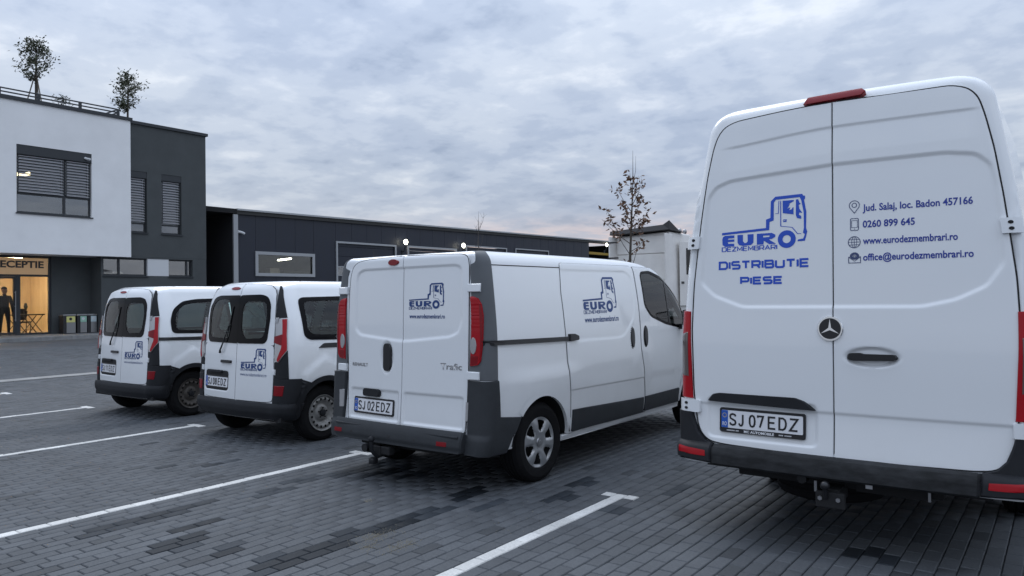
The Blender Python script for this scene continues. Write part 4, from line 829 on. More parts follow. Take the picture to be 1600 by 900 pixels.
def crown_tree(nm, lab, loc, h0, h1, wd, seed, stakes=False, lean=0.0):
    r = random.Random(seed); t = thing(nm, lab, 'tree', loc, 0, 'young trees on the roof terrace'); tr = MB(); top = (lean, 0, h1 - .25); tr.tube([(0, 0, 0), (.01, 0, h0), (lean * .5, .02, (h0 + h1) / 2), top], [.045, .04, .028, .01], 8); cl = MB()
    for i in range(34):
        z = h0 + (h1 - h0) * r.uniform(-.05, .97); q = (z - h0) / (h1 - h0); rad = wd / 2 * max(.18, math.sin(PI * min(.97, .16 + q * .80)) ** .8) * r.uniform(.55, 1.12); a = r.uniform(0, 2 * PI); e_ = Vector((rad * math.cos(a), rad * math.sin(a), z + r.uniform(0, .22))); s0 = Vector((lean * q * .8, 0, z - .18)); mid = (s0 + e_) / 2 + Vector((0, 0, -.04)); tr.tube([s0, mid, e_], [.014, .010, .004], 5)
        for k in range(r.randint(20, 44)): f = r.uniform(.40, 1.10); p = s0.lerp(e_, f) + Vector((r.gauss(0, .085), r.gauss(0, .085), r.gauss(0, .08))); leaf(cl, p, .125, r)
    tr.build('trunk', BARK, t, True); cl.build('crown', LEAFD, t)
    if stakes:
        q = MB()
        for a in (.3, 2.4, 4.4): q.tube([(.42 * math.cos(a), .42 * math.sin(a), 0), (.03 * math.cos(a), .03 * math.sin(a), h0 + .05)], .022, 6)
        q.build('stakes', mat('stake_wood', (.16, .13, .10), .8), t)
crown_tree('roof_tree', 'dark-leaved young tree held by wooden stakes on the roof, left one', (-31.5, 12.03, 8.72), 1.55, 2.92, 1.3, 11, True, .02)
crown_tree('roof_tree', 'rounder dark-leaved young tree at the right end of the white roof', (-31.5, 15.50, 8.72), 1.05, 2.52, 1.4, 23, False, .05)
t = thing('roof_shrub', 'small dark shrub behind the roof railing', 'shrub', (-31.5, 13.0, 8.72)); r = random.Random(5); q = MB(); s2 = MB()
for i in range(9): a = r.uniform(0, 6.28); e_ = (.28 * math.cos(a) * r.random(), .32 * math.sin(a) * r.random(), r.uniform(.55, .92)); s2.tube([(0, 0, 0), e_], [.012, .004], 5); [leaf(q, (e_[0] + r.gauss(0, .06), e_[1] + r.gauss(0, .08), e_[2] + r.gauss(0, .07)), .09, r) for _ in range(24)]
s2.build('stem', BARK, t); q.build('crown', LEAFD, t)
def young_tree():
    r = random.Random(42); t = thing('street_tree', 'slender young tree with a few dry brown leaves in front of the parked lorry', 'tree', (-8.92, 17.0, 0)); tr = MB(); cl = MB()
    tr.tube([(0, 0, 0), (.0, 0, 2.4), (.06, .02, 3.6), (.12, 0, 4.5), (.13, .0, 5.26)], [.045, .036, .022, .010, .003], 8); tr.tube([(.10, 0, 4.3), (.19, .02, 4.75), (.20, .02, 5.12)], [.008, .005, .002], 5)
    def tw(base, tip, n, spread=.10, dens=(.35, 1.05)):
        base, tip = Vector(base), Vector(tip); mid = base.lerp(tip, .5) + Vector((0, 0, -.05)); tr.tube([base, mid, tip], [.012, .008, .003], 5)
        for k in range(n):
            f = r.uniform(*dens); p = base.lerp(tip, f) + Vector((r.gauss(0, spread), r.gauss(0, spread), r.gauss(0, spread)));
            for _ in range(3): leaf(cl, p, .125, r)
    # (branch start, tip, leaf clumps); the x axis is roughly across the view
    A = lambda du, z: (du, du * .5, z)
    for s_, e_, n in ((A(.02, 2.9), A(-.62, 3.55), 15), (A(-.25, 3.2), A(-.52, 3.85), 9), (A(.03, 3.1), A(.40, 3.50), 16), (A(.04, 3.3), A(.46, 3.74), 13), (A(.05, 3.5), A(.30, 4.05), 13), (A(.05, 3.4), A(-.16, 4.0), 13), (A(.06, 3.7), A(-.28, 4.36), 12), (A(.08, 3.9), A(.28, 4.40), 15), (A(.09, 4.0), A(.03, 4.70), 16), (A(.10, 4.1), A(.22, 4.62), 7), (A(.02, 2.7), A(.34, 3.02), 7), (A(.02, 2.6), A(-.32, 3.3), 2), (A(.03, 3.2), A(-.10, 3.6), 10), (A(.03, 2.3), A(.16, 2.75), 3), (A(.05, 3.3), A(.14, 3.75), 9)): tw(s_, e_, n, .065)
    tr.build('trunk', BARK, t, True); cl.build('crown', LEAFB, t)
young_tree()
def sapling(lab, loc, h, seed, n=11, wd=.9):
    r = random.Random(seed); t = thing('bare_sapling', lab, 'tree', loc, 0, 'bare saplings before the hall'); tr = MB(); tr.tube([(0, 0, 0), (0, 0, h * .6), (.03, .0, h)], [.04, .028, .004], 7)
    cr = MB()
    for i in range(n):
        z = h * r.uniform(.45, .85); a = r.uniform(0, 6.28); q = wd / 2 * r.uniform(.4, 1) * (1.25 - z / h); e_ = Vector((q * math.cos(a), q * math.sin(a), z + r.uniform(.5, 1.1) * h * .14)); s_ = Vector((0, 0, z)); m_ = s_.lerp(e_, .5) + Vector((q * .2 * math.cos(a), q * .2 * math.sin(a), -.03)); cr.tube([s_, m_, e_], [.012, .009, .003], 5)
        for k in range(3): f = r.uniform(.4, .9); p = s_.lerp(e_, f); cr.tube([p, p + Vector((r.gauss(0, .10), r.gauss(0, .10), r.uniform(.12, .34)))], [.006, .002], 4)
    tr.build('trunk', TWIG, t, True); cr.build('crown', TWIG, t)
sapling('bare sapling rising above the roof line of the hall', (-25, 30.65, .3), 5.85, 4, 14, 1.7); sapling('low bare sapling in front of the first roller door', (-25, 23.2, .3), 3.5, 9, 10, 1.3)

def lorry():
    t = thing('lorry', 'dusty white lorry tractor with a dark roof deflector, parked behind the medium van', 'lorry', (-11.0, 21.7, 0)); W = mat('dusty_white_paint', (.80, .775, .74), .5, var=.12, vscale=1.2); DK = mat('deflector_dark', (.035, .033, .034), .6)
    bm = bmesh.new(); P = [(-.95, 0, 1.0), (1.05, 0, 1.0), (1.12, 2.05, 1.0), (-1.02, 2.05, 1.0), (-.92, .03, 3.52), (1.0, .03, 3.60), (1.04, 1.55, 3.58), (-.95, 1.55, 3.52)]; vs = [bm.verts.new(p) for p in P]
    for f in ((0, 3, 2, 1), (4, 5, 6, 7), (0, 1, 5, 4), (1, 2, 6, 5), (2, 3, 7, 6), (3, 0, 4, 7)): bm.faces.new([vs[i] for i in f])
    bmesh.ops.bevel(bm, geom=bm.edges[:], offset=.07, segments=4, affect='EDGES', profile=.5); me = bpy.data.meshes.new('cab'); bm.to_mesh(me); bm.free(); cab = link('cab', me, W, t); me.set_sharp_from_angle(angle=math.radians(40))
    for z0, z1 in ((1.15, 2.05), (2.08, 2.90), (2.93, 3.46)): q = MB(); q.box((-.82, -.022, z0), (.94, .02, z1 + (.0 if z1 < 3.3 else .02)), .012); q.build('rear_panel', W, cab)
    q = MB(); q.add([(-.98, -.25, 3.56), (1.08, -.20, 3.64), (1.12, .9, 3.60), (-.98, .9, 3.56), (-.98, -.20, 3.69), (.86, -.14, 3.80), (1.09, -.18, 3.92), (1.10, .5, 3.65), (-.92, .5, 3.65)], [(0, 1, 6, 5, 4), (4, 5, 8), (5, 6, 7, 8), (1, 2, 7, 6), (0, 4, 8, 3), (0, 3, 2, 1), (3, 8, 7, 2)]); q.build('roof_deflector', DK, t)
    for s_ in (-1, 1):
        q = MB(); x_ = 1.03 if s_ > 0 else .88; q.box((s_ * x_, -.42, 1.3), (s_ * (x_ + .05), .06, 3.5), .012); f = q.build('side_deflector', W, t)
        for z in (2.30, 2.78, 3.28) if s_ < 0 else (): q = MB(); q.box((-.95, -.44, z), (-.58, -.40, z + .05)); q.build('deflector_bracket', DK, f)
    q = MB(); q.box((1.125, .45, 1.25), (1.14, 1.75, 3.30), .01); d = q.build('cab_door', W, t); q = MB(); q.box((1.138, .95, 2.25), (1.148, 1.68, 3.1), .01); q.build('door_window', FRIT, d); q = MB(); q.box((1.14, .55, 1.95), (1.155, .75, 2.02)); q.build('door_handle', DK, d)
    q = MB(); q.box((-.98, 2.045, 2.1), (.98, 2.075, 3.2), .02); q.build('windscreen', FRIT, t); q = MB(); q.box((-1.1, 1.9, .45), (1.1, 2.35, 1.15), .08); q.build('front_bumper', W, t, True)
    q = MB(); q.box((-.45, -2.6, .75), (-.30, 1.8, 1.0)); q.box((.30, -2.6, .75), (.45, 1.8, 1.0)); q.box((-.4, -1.9, 1.0), (.4, -.9, 1.18)); q.build('chassis', DK, t); q = MB(); q.tube([(.5, -.1, .75), (.5, -.9, .75)], .28, 14); q.tube([(-.5, -.1, .75), (-.5, -.9, .75)], .28, 14); q.build('fuel_tank', SATIN, t)
    q = MB()
    for y in (.9, 1.3): q.add(*[list(map(tuple, x)) if j == 0 else x for j, x in enumerate(ellipsoid((.95, y, 3.66), (.07, .07, .09), 10, 8))])
    q.build('beacon', SATIN, t, True)
    for y, us_ in ((-1.5, 1.12), (1.35, 1.16)):
        for s_ in (-1, 1): wheel(t, s_, y, us_, .50, .32, .29, 'steel')
lorry()

def person():
    t_loc = Vector((UR - .45, 10.82, .445)); PM = mat('dark_clothing', (.010, .011, .013), .9, var=.2); SK = mat('skin', (.16, .09, .06), .6); HR = mat('dark_hair', (.010, .008, .007), .8)
    J = {'pelvis': (0, 0, .93, .145), 'waist': (0, 0, 1.06, .135), 'chest': (0, 0, 1.28, .155), 'neck0': (0, 0, 1.44, .075), 'neck': (.01, 0, 1.51, .058), 'head0': (.02, 0, 1.58, .078), 'head': (.02, 0, 1.665, .092), 'crown': (.01, 0, 1.72, .066), 'nose': (.115, 0, 1.625, .014), 'chin': (.085, 0, 1.555, .035)}
    E_ = [('pelvis', 'waist'), ('waist', 'chest'), ('chest', 'neck0'), ('neck0', 'neck'), ('neck', 'head0'), ('head0', 'head'), ('head', 'crown'), ('head', 'nose'), ('head0', 'chin')]
    for s_, n in ((1, 'a'), (-1, 'b')):
        J |= {'hip' + n: (0, s_ * .10, .88, .105), 'knee' + n: (.02, s_ * .125, .50, .068), 'ankle' + n: (-.01, s_ * .14, .09, .048), 'foot' + n: (.09, s_ * .15, .045, .042), 'toe' + n: (.19, s_ * .16, .035, .03), 'sh' + n: (0, s_ * .185, 1.39, .075), 'el' + n: (-.03, s_ * .255, 1.11, .052), 'wr' + n: (.04, s_ * .25, .87, .034), 'palm' + n: (.06, s_ * .245, .80, .036), 'th' + n: (.105, s_ * .225, .79, .012), 'th2' + n: (.12, s_ * .22, .75, .010), 'ear' + n: (.01, s_ * .088, 1.63, .018)}
        E_ += [('pelvis', 'hip' + n), ('hip' + n, 'knee' + n), ('knee' + n, 'ankle' + n), ('ankle' + n, 'foot' + n), ('foot' + n, 'toe' + n), ('chest', 'sh' + n), ('sh' + n, 'el' + n), ('el' + n, 'wr' + n), ('wr' + n, 'palm' + n), ('palm' + n, 'th' + n), ('th' + n, 'th2' + n), ('head', 'ear' + n)]
        for k in range(4):
            x = .03 + .02 * k; J |= {f'f{k}{n}': (x, s_ * .243, .765, .0105), f'g{k}{n}': (x + .006, s_ * .236, .72 + .004 * abs(k - 1.4), .0095)}; E_ += [('palm' + n, f'f{k}{n}'), (f'f{k}{n}', f'g{k}{n}')]
    ks = list(J); me = bpy.data.meshes.new('person'); me.from_pydata([J[k][:3] for k in ks], [(ks.index(a), ks.index(b)) for a, b in E_], []); o = bpy.data.objects.new('person', me); C.objects.link(o); o.location = t_loc
    m_ = o.modifiers.new('skin', 'SKIN'); 
    for i, k in enumerate(ks): v = me.skin_vertices[0].data[i]; v.radius = (J[k][3], J[k][3]); v.use_root = (k == 'pelvis')
    s2 = o.modifiers.new('sub', 'SUBSURF'); s2.levels = 2; s2.render_levels = 2; dg = bpy.context.evaluated_depsgraph_get(); m2 = bpy.data.meshes.new_from_object(o.evaluated_get(dg)); o.modifiers.clear(); o.data = m2; m2.materials.clear(); m2.materials.append(PM); m2.materials.append(SK); m2.shade_smooth()
    for p in m2.polygons: p.material_index = 1 if (p.center.z > 1.49 or (p.center.z < .85 and abs(p.center.y) > .205)) else 0
    o['label'] = 'person in dark clothes standing inside the lit entrance door'; o['category'] = 'person'
    h = put('hair', ellipsoid((-.008, 0, 1.69), (.105, .095, .088)), HR, o)
    j = MB(); 
    for s_ in (-1, 1): j.add(*[list(map(tuple, x)) if q == 0 else x for q, x in enumerate(ellipsoid((.08, s_ * .15, .05), (.15, .06, .055)))])
    j.build('shoes', BLACK, o, True)
person()

# ================================================================== VANS
def base_van(t, sh, w0, cut, axles, Rt, Ra, door, Lf):
    body = put('body', body_mesh(sh, w0, cut, [(v, Rt - 0.008) for v in axles], Ra, door), WHITE, t, 0)
    fl = MB(); fl.box((-0.80, 0.12, w0 - 0.02), (0.80, Lf - 0.25, w0 + 0.03)); fl.box((-0.55, 0.5, w0 - 0.10), (0.55, Lf - 0.6, w0 - 0.021)); fl.build('underbody', DARK, t)
    for v in axles:
        for s_ in (1, -1):
            W = wheel_well(sh, v, Rt - 0.008, Ra + 0.02); W = W if s_ > 0 else mir(W); put('wheel_well', W, DARK, t, 0)
    ax = MB(); ax.tube([(-0.7, axles[0], Rt - 0.02), (0.7, axles[0], Rt - 0.02)], 0.05, 10); ax.build('rear_axle', DARK, t)
    return body
def both(name, VF, m, parent, sharp=35):
    a = put(name, VF, m, parent, sharp); b = put(name, mir(VF), m, parent, sharp); return a, b
def front_end(t, sh, H, zs, ws, bonnet_w, lights):
    """what the far end carries: windscreen, head lights, front bumper, mirrors"""
    (w0, w1) = ws; hw0 = float(sh.a(w0)) - sh.taper - 0.10; hw1 = float(sh.a(w1)) - sh.taper - 0.12
    out = rounded([(-hw0, w0), (hw0, w0), (hw1, w1), (-hw1, w1)], 0.08); inn = grow(out, -0.07)
    f = put('windscreen', ring(sh.F, out, inn, 0.006, 0.01), FRIT, t); put('glass', patch(sh.F, grow(inn, 0.01), 0.003, 0.0, 0.06, 0), CARGL, f)
    z0, z1, z2 = zs
    put('front_bumper', patch(sh.F, box2(-0.70, z0, 0.70, z1, 0.05), 0.02, 0.03, 0.05), GREY, t)
    put('grille', patch(sh.F, box2(-0.42, z1 + 0.02, 0.42, z2, 0.03), 0.012, 0.02, 0.05), BLACK, t)
    u0, u1, a0, a1 = lights; both('headlight', patch(sh.F, rounded([(u0, a0), (u1, a0 + 0.05), (u1, a1), (u0 + 0.06, a1 - 0.04)], 0.04), 0.012, 0.02, 0.03), CLEAR, t)
def mirror(t, u, v, w):
    for s_ in (1, -1):
        b = MB(); b.box((s_ * u, v, w), (s_ * (u + 0.20), v + 0.10, w + 0.26), 0.03); b.box((s_ * (u - 0.06), v + 0.04, w + 0.03), (s_ * (u + 0.01), v + 0.09, w + 0.09), 0.01); m_ = b.build('door_mirror', BLACK, t, True)
        g = MB(); g.box((s_ * (u + 0.015), v - 0.003, w + 0.02), (s_ * (u + 0.185), v + 0.002, w + 0.24)); g.build('mirror_glass', CHROME, m_)
def door_gap(surf, outline, name, t, g=0.006, off=0.0022, res=0.05, mid=None):  # dark strip round a door, drawn as the shade in its gap
    V, F = ring(surf, grow(outline, g), grow(outline, -0.001), off, 0, 260, 2)
    if mid is not None:      # rear doors: the joint between the two leaves lies deep in the well
        F = [f for f in F if abs(V[list(f), 0].mean() - mid) > 0.02]
    return put(name, (V, F), GAPDARK, t, 0)
def mid_gap(sh, u, z0, z1, t): put('door_gap_shade', patch(sh.R, box2(u - .022, z0, u + .022, z1), -0.0195, 0, .02, 0), GAPDARK, t, 0)
def soft(o): return rounded(o, [0] + [.05] * (len(o) - 2) + [0], 3)
def van_root(x, y, rz, label, du=0.0):
    return thing('van', label, 'van', (x + du * math.cos(rz), y + du * math.sin(rz), 0), rz, 'white vans parked in a row')
def cap(VF, sx, sy, sz, o):  # simple scaled copy
    V, F = VF; return np.array(V) * np.array([sx, sy, sz]) + np.array(o), F
def bracket(sh, surf, p, q, wd, hg, t, off=0.02, bolts=True, name='door_hinge', m=None):
    h = put(name, patch(surf, box2(p - wd / 2, q - hg / 2, p + wd / 2, q + hg / 2, 0.012), off, 0.03, 0.02, 0.005), m or WHITE, t)
    return h

# ------------------------------------------------------------------ the high-roof van (right edge of the picture)
def high_roof_van():
    t = van_root(-1.148, 4.646, -0.0034, 'tall high-roof white van at far right with large blue lettering on its rear doors')
    sh = Shape(2.83, [(.3, .95), (.5, .99), (.8, 1.008), (1.2, 1.008), (1.5, .995), (1.9, .962), (2.2, .92), (2.5, .868), (2.7, .832), (2.83, .81)],
               [(.3, .05), (.55, .065), (.60, .10), (1.37, .137), (2.75, .212), (2.83, .222)],
               [(.3, 6.79), (.6, 6.94), (.9, 6.89), (1.1, 6.64), (1.25, 6.24), (1.35, 5.99), (1.8, 5.54), (2.2, 5.14), (2.5, 4.74), (2.7, 4.34), (2.78, 4.04), (2.83, 3.5)], 0.15, 0.075, 0.10, 0.035, 0.35, 0.15, 0.08)
    fw = rounded([(5.04, 1.32), (5.89, 1.30), (5.39, 1.95), (5.04, 2.0)], 0.08)
    ws = (1.45, 2.30); hw0 = float(sh.a(ws[0])) - 0.25; hw1 = float(sh.a(ws[1])) - 0.26
    cut = [('S', grow(fw, -0.02)), ('F', [(-hw0, ws[0] + .03), (hw0, ws[0] + .03), (hw1, ws[1] - .03), (-hw1, ws[1] - .03)])]
    base_van(t, sh, 0.475, cut, (1.88, 5.985), 0.362, 0.40, (0.905, 0.585, 0.93), 6.6)
    # rear doors
    panel = [(-.845, 1.66), (-.755, 1.575), (-.56, 1.502), (.475, 1.502), (.643, 1.54), (.79, 1.615), (.868, 1.735), (.84, 2.167), (.815, 2.28), (.748, 2.345), (.60, 2.368), (.0, 2.366), (-.636, 2.335), (-.745, 2.303), (-.798, 2.235), (-.812, 2.14)]
    panel = rounded(panel, 0.03, 3)
    def emb(u, w):
        d = sdf(u, w, panel); o = -0.010 * sstep((0.014 - d) / 0.026)
        r1 = 2.565 + 0.045 * sstep((u + 0.75) / 0.8); x = r1 - w; fade = sstep((0.80 - np.abs(u)) / 0.10) * sstep((u + 0.74) / 0.15)
        o = o - 0.0065 * sstep(x / 0.020) * (1 - np.clip(x / 0.17, 0, 1)) * fade
        c = 0.868 - w; o = o - 0.008 * sstep(c / 0.020) * (1 - 0.7 * np.clip(c / 0.25, 0, 1)) * (np.abs(u) < 2)
        tr = sdf(u, w, box2(-.80, .645, -.10, .90, .04)); o = o - 0.010 * sstep((0.01 - tr) / 0.02)
        ho = np.hypot((u - 0.214) / 0.155, (w - 1.203) / 0.062); o = o - 0.018 * sstep((1.05 - ho) / 0.35)
        return o
    L = [(-.0035, .592), (-.70, .606), (-.79, .618), (-.845, .66), (-.872, .723), (-.900, .93), (-.912, 1.35), (-.898, 1.65), (-.875, 1.85), (-.845, 2.10), (-.805, 2.37), (-.765, 2.56), (-.735, 2.645), (-.69, 2.70), (-.61, 2.728), (-.30, 2.745), (-.0035, 2.754)]
    Rr = [(-a, b) for a, b in L]; Rr = [(a, b + (0.02 if b > 2.6 and a > 0.5 else 0)) for a, b in Rr]; Rr = [(a + .024 * min(1, a / .5), b) for a, b in Rr]; L, Rr = soft(L), soft(Rr)
    for nm, o in (('left', L), ('right', Rr)): door_gap(sh.R, o, 'door_gap_shade', t, 0.007, mid=0)
    mid_gap(sh, 0, .595, 2.75, t)
    dl = put('rear_door', patch(sh.R, L, 0.004, 0.02, 0.009, 0.004, emb, 0.007), WHITE, t); dr = put('rear_door', patch(sh.R, Rr, 0.004, 0.02, 0.009, 0.004, emb, 0.007), WHITE, t)
    dl['label'] = 'left rear door with the blue lorry emblem and number plate'; dr['label'] = 'right rear door with the address lines and black handle'
    D = lambda VF, n_, m_, d, off=0.0058: put(n_, decal(sh.R, VF, off, emb), m_, d, 0)
    D(boxed(LOGO, -.706, 1.865, -.149, 2.206), 'lorry_emblem', BLUE, dl)
    D(boxed(LOGO_NAME, -.706, 1.866, -.149, 2.22), 'emblem_lettering', BLUE, dl)
    D(gothic('DISTRIBUTIE', -.727, 1.746, -.136, 1.803, 0.0135), 'service_lettering', BLUE, dl); D(gothic('PIESE', -.579, 1.645, -.300, 1.697, 0.0135), 'service_lettering', BLUE, dl)
    for s_, x1, y in (('Jud. Salaj, loc. Badon 457166', .730, 2.069), ('0260 899 645', .445, 1.971), ('www.eurodezmembrari.ro', .656, 1.872), ('office@eurodezmembrari.ro', .730, 1.774)):
        V, F = text2d(s_, 0.022); k = (x1 - .170) / np.ptp(V[:, 0]); ky = 0.042 / 0.73
        V2 = np.stack([(V[:, 0] - V[:, 0].min()) * k + .170, V[:, 1] * ky + y], -1); D((V2, F), 'address_lettering', DBLUE, dr)
    # small line icons
    ic = []; w_ = 0.0042
    pin = [(.124 + .028 * math.cos(a), 2.107 + .028 * math.sin(a)) for a in np.linspace(-0.5, PI + 0.5, 20)] + [(.124, 2.060)]; ic += [ribbon(pin, w_, True), ribbon(circle(.124, 2.108, .013, n=16), w_, True)]
    ph = box2(.102, 1.957, .146, 2.028, .007); ic += [ribbon(ph, w_, True), ribbon(box2(.108, 1.974, .140, 2.016), .0025, True), poly2d(circle(.124, 1.965, .003, n=8), step=1)]
    g0 = circle(.122, 1.886, .0335, n=24); ic += [ribbon(g0, w_, True), ribbon(circle(.122, 1.886, .014, .0335, n=24), .003, True), ribbon([(.089, 1.886), (.155, 1.886)], .003), ribbon([(.122, 1.853), (.122, 1.919)], .003), ribbon([(.094, 1.902), (.150, 1.902)], .003), ribbon([(.094, 1.870), (.150, 1.870)], .003)]
    ic += [ribbon([(.090, 1.797), (.090, 1.762), (.156, 1.762), (.156, 1.797)], w_, True), ribbon([(.090, 1.797), (.123, 1.772), (.156, 1.797)], .003), poly2d(circle(.123, 1.803, .026, .022, n=14), [circle(.123, 1.802, .010, n=10)], step=1), ribbon(circle(.123, 1.802, .0055, n=10), .003, True)]
    D(cat2d(*ic), 'contact_icons', SLATE, dr)
    # emblem: three-pointed star in a ring
    c = (-0.014, 1.368); rim = put('round_emblem', patch(sh.R, circle(c[0], c[1], .074, n=40), 0.016, 0.02, 0.012, 0.004, None), CHROME, dl)
    put('emblem_disc', patch(sh.R, circle(c[0], c[1], .063, n=40), 0.0175, 0.003, 0.02, 0.001), BLACK, rim)
    star = []
    for k in range(3):
        a = PI / 2 + k * 2 * PI / 3; star.append(([(c[0] + .009 * math.cos(a + 1.05), c[1] + .009 * math.sin(a + 1.05)), (c[0] + .060 * math.cos(a), c[1] + .060 * math.sin(a)), (c[0] + .009 * math.cos(a - 1.05), c[1] + .009 * math.sin(a - 1.05)), (c[0], c[1])], [(0, 1, 3), (1, 2, 3)]))
    put('star', decal(sh.R, cat2d(*star), 0.021), CHROME, rim, 0)
    # handle, plate trim, plate
    hd = put('door_handle', patch(sh.R, rounded([(.078, 1.186), (.12, 1.180), (.34, 1.186), (.355, 1.203), (.34, 1.222), (.17, 1.222), (.155, 1.228), (.085, 1.224)], 0.014), 0.022, 0.022, 0.012, 0.008), BLACK, dr)
    put('plate_trim', patch(sh.R, rounded([(-.80, .878), (-.10, .866), (-.165, .918), (-.225, .937), (-.72, .934), (-.765, .924)], .012), 0.022, 0.03, 0.02, 0.012), DGREY, dl)
    number_plate(sh, dl, -.441, .768, 'SJ07EDZ', True, 0.525, 0.113, 0.004)
    # lamp over the doors, hinges, tail lights, bumper
    br = put('brake_light', patch(sh.R, rounded([(-.172, 2.762), (-.150, 2.800), (.168, 2.806), (.192, 2.790), (.172, 2.768)], .008), 0.016, 0.03, 0.02, 0.006), DRED, t)
    for s_ in (-1, 1):
        for w in (1.935, 0.835):
            ue = float(sh.a(w)); b0 = 0.90 if w > 1.5 else 0.895
            t0, t1 = sh.t_of_u(b0 - 0.045 + (.045 if s_ > 0 and w < 1.5 else 0), w), (1.62 if w > 1.5 else 1.7)
            VF = patch(sh.L, box2(t0, w - 0.042, t1, w + 0.042, .01), 0.022, 0.03, 0.03, 0.006, None, 0.02); h = put('door_hinge', VF if s_ > 0 else mir(VF), WHITE, t)
            bl = [ (t0 + (t1 - t0) * 0.40, w + 0.017), (t0 + (t1 - t0) * 0.40, w - 0.017) ]
            VF = cat3([patch(sh.L, circle(a, b, .07, .0095, n=12), 0.026, 0.006, 0.05, 0.001, None, 0.004) for a, b in bl]); put('hinge_bolts', VF if s_ > 0 else mir(VF), DARK, h)
        def lt(n_, uv, off, m_, par):
            o = [((sh.t_of_u(u, w) if d == 0 else 2 + u), w) for u, w, d in uv]; VF = patch(sh.L, o, off, 0.02, 0.05, 0.004, None, 0.015); return put(n_, VF if s_ > 0 else mir(VF), m_, par)
        lamp = lt('tail_light', [(.905, .885, 0), (.04, .885, 1), (.05, 1.46, 1), (.0, 1.475, 1), (.925, 1.47, 0), (.922, 1.2, 0)], 0.012, RED, t)
        lt('clear_lens', [(.935, 1.03, 0), (.02, 1.04, 1), (.022, 1.30, 1), (.94, 1.33, 0)], 0.0145, SMOKE, lamp)
    zt = lambda u: 0.60
    bt = sh.t_of_u(.745, .5); stp = put('bumper_step', patch(sh.L, [(-bt, .475), (bt, .475), (bt, .585), (-bt, .598)], 0.055, 0.09, 0.03, 0.018, lambda p, q: -0.030 * sstep((q - 0.555) / 0.035), 0.012), SCUFF, t)
    top = put('step_tread', patch(sh.L, [(-bt, .560), (bt, .560), (bt, .592), (-bt, .592)], 0.018, 0.03, 0.05, 0.004), DGREY, t)
    tc_ = [(bt + .0015, .482), (1.75, .50), (2.7, .50), (2.78, .56), (2.72, .80), (2.1, .80), (sh.t_of_u(.905, .80), .795), (sh.t_of_u(.888, .735), .735), (sh.t_of_u(.862, .668), .668), (sh.t_of_u(.815, .618), .618), (sh.t_of_u(.76, .602), .602), (bt + .0015, .596)]
    for s_ in (1, -1):
        VF = patch(sh.L, tc_, 0.030, 0.07, 0.03, 0.012, lambda p, q: 0.018 * sstep((.60 - q) / .05) * sstep((2.2 - p) / 0.8), 0.012); bc = put('bumper_corner', VF if s_ > 0 else mir(VF), DGREY, t)
        VF = patch(sh.L, rounded([(bt + .04, .522), (1.42, .532), (1.42, .558), (bt + .04, .552)], .004), 0.051, 0.01, 0.03, 0.003, None, 0.01); put('reflector', VF if s_ > 0 else mir(VF), RED, bc)
    # towing gear below the bumper
    tb = MB(); tb.box((-.62, .20, .40), (.56, .30, .46), .008); tb.box((.10, .19, .392), (.50, .21, .445)); tb.box((-.09, .02, .31), (.075, .055, .405), .008); tb.box((-.05, .05, .34), (.04, .25, .42)); tow = tb.build('tow_bar', DARK, t)
    hb = MB(); hb.add(*ellipsoid((-.028, .0, .448), (.028, .028, .028))); hb.tube([(-.028, .0, .43), (-.028, .02, .37)], .014, 10); hb.build('tow_ball', BLACK, tow, True)
    bo = MB()
    for u in (-.062, .040): bo.tube([(u, .022, .367), (u, .010, .367)], .0135, 6)
    bo.build('tow_bolts', SATIN, tow); pb = MB(); pb.box((-.122, .12, .375), (-.106, .14, .44)); pb.box((.484, .18, .388), (.498, .2, .445)); pb.build('tow_bracket', SATIN, tow)
    st = MB(); st.box((.155, .185, .417), (.192, .19, .440)); s2 = st.build('tow_sticker', PLATEW, tow)
    sk = MB(); sk.tube([(-.19, .17, .445), (-.19, .10, .445)], .028, 14); sk.build('tow_socket', BLACK, tow)
    pf = [(.20, .02), (.225, .0), (.30, -.002), (.335, .012), (.35, .04), (.352, .07), (.346, .075), (.346, .085), (.352, .09), (.352, .13), (.346, .135), (.346, .145), (.352, .15), (.35, .18), (.335, .21), (.30, .224), (.225, .222), (.20, .20)]
    VF = lathe(pf, 48, closed=True); VV = np.array(VF[0])[:, [1, 2, 0]]; VV = VV + np.array([-.21, .86, .205]); put('spare_wheel', (VV, [tuple(reversed(f)) for f in VF[1]]), TYRE, t); q = MB(); q.tube([(-.21, .86, .25), (-.21, .86, .36)], .20, 24); q.build('spare_rim', DARK, t)
    # sides and front
    fd = rounded([(4.99, .49), (5.50, .49), (5.62, .85), (5.94, .98), (5.99, 1.28), (5.44, 2.0), (4.99, 2.1)], .05)
    door_gap(sh.S, fd, 'door_gap_shade', t); a = both('front_door', ring(sh.S, fd, grow(fw, -.02), .005, .012, 160, 6), WHITE, t)
    for k, d in enumerate(a):
        VF = ring(sh.S, fw, grow(fw, -.05), .009, .012); VF = VF if k == 0 else mir(VF); f = put('door_window', VF, FRIT, d); VF = patch(sh.S, grow(fw, -.045), .006, 0, .08, 0); put('glass', VF if k == 0 else mir(VF), CARGL, f)
    sd_ = rounded([(3.45, .49), (4.89, .49), (4.89, 2.25), (3.45, 2.25)], .08); door_gap(sh.S, sd_, 'door_gap_shade', t); put('sliding_door', patch(sh.S, sd_, .005, .012, .06, .004), WHITE, t)
    both('side_cladding', patch(sh.S, box2(2.36, .52, 5.45, .68, .03), .018, .02, .08, .006), DGREY, t)
    for v in (1.88, 5.985): both('arch_lip', arch_ring(sh, v, .354, .395, .475, .010, .03, 18, 162), WHITE, t)
    for v, st_ in ((1.88, 'steel'), (5.985, 'steel')):
        for s_ in (1, -1): wheel(t, s_, v, .965, .362, .235, .205, st_)
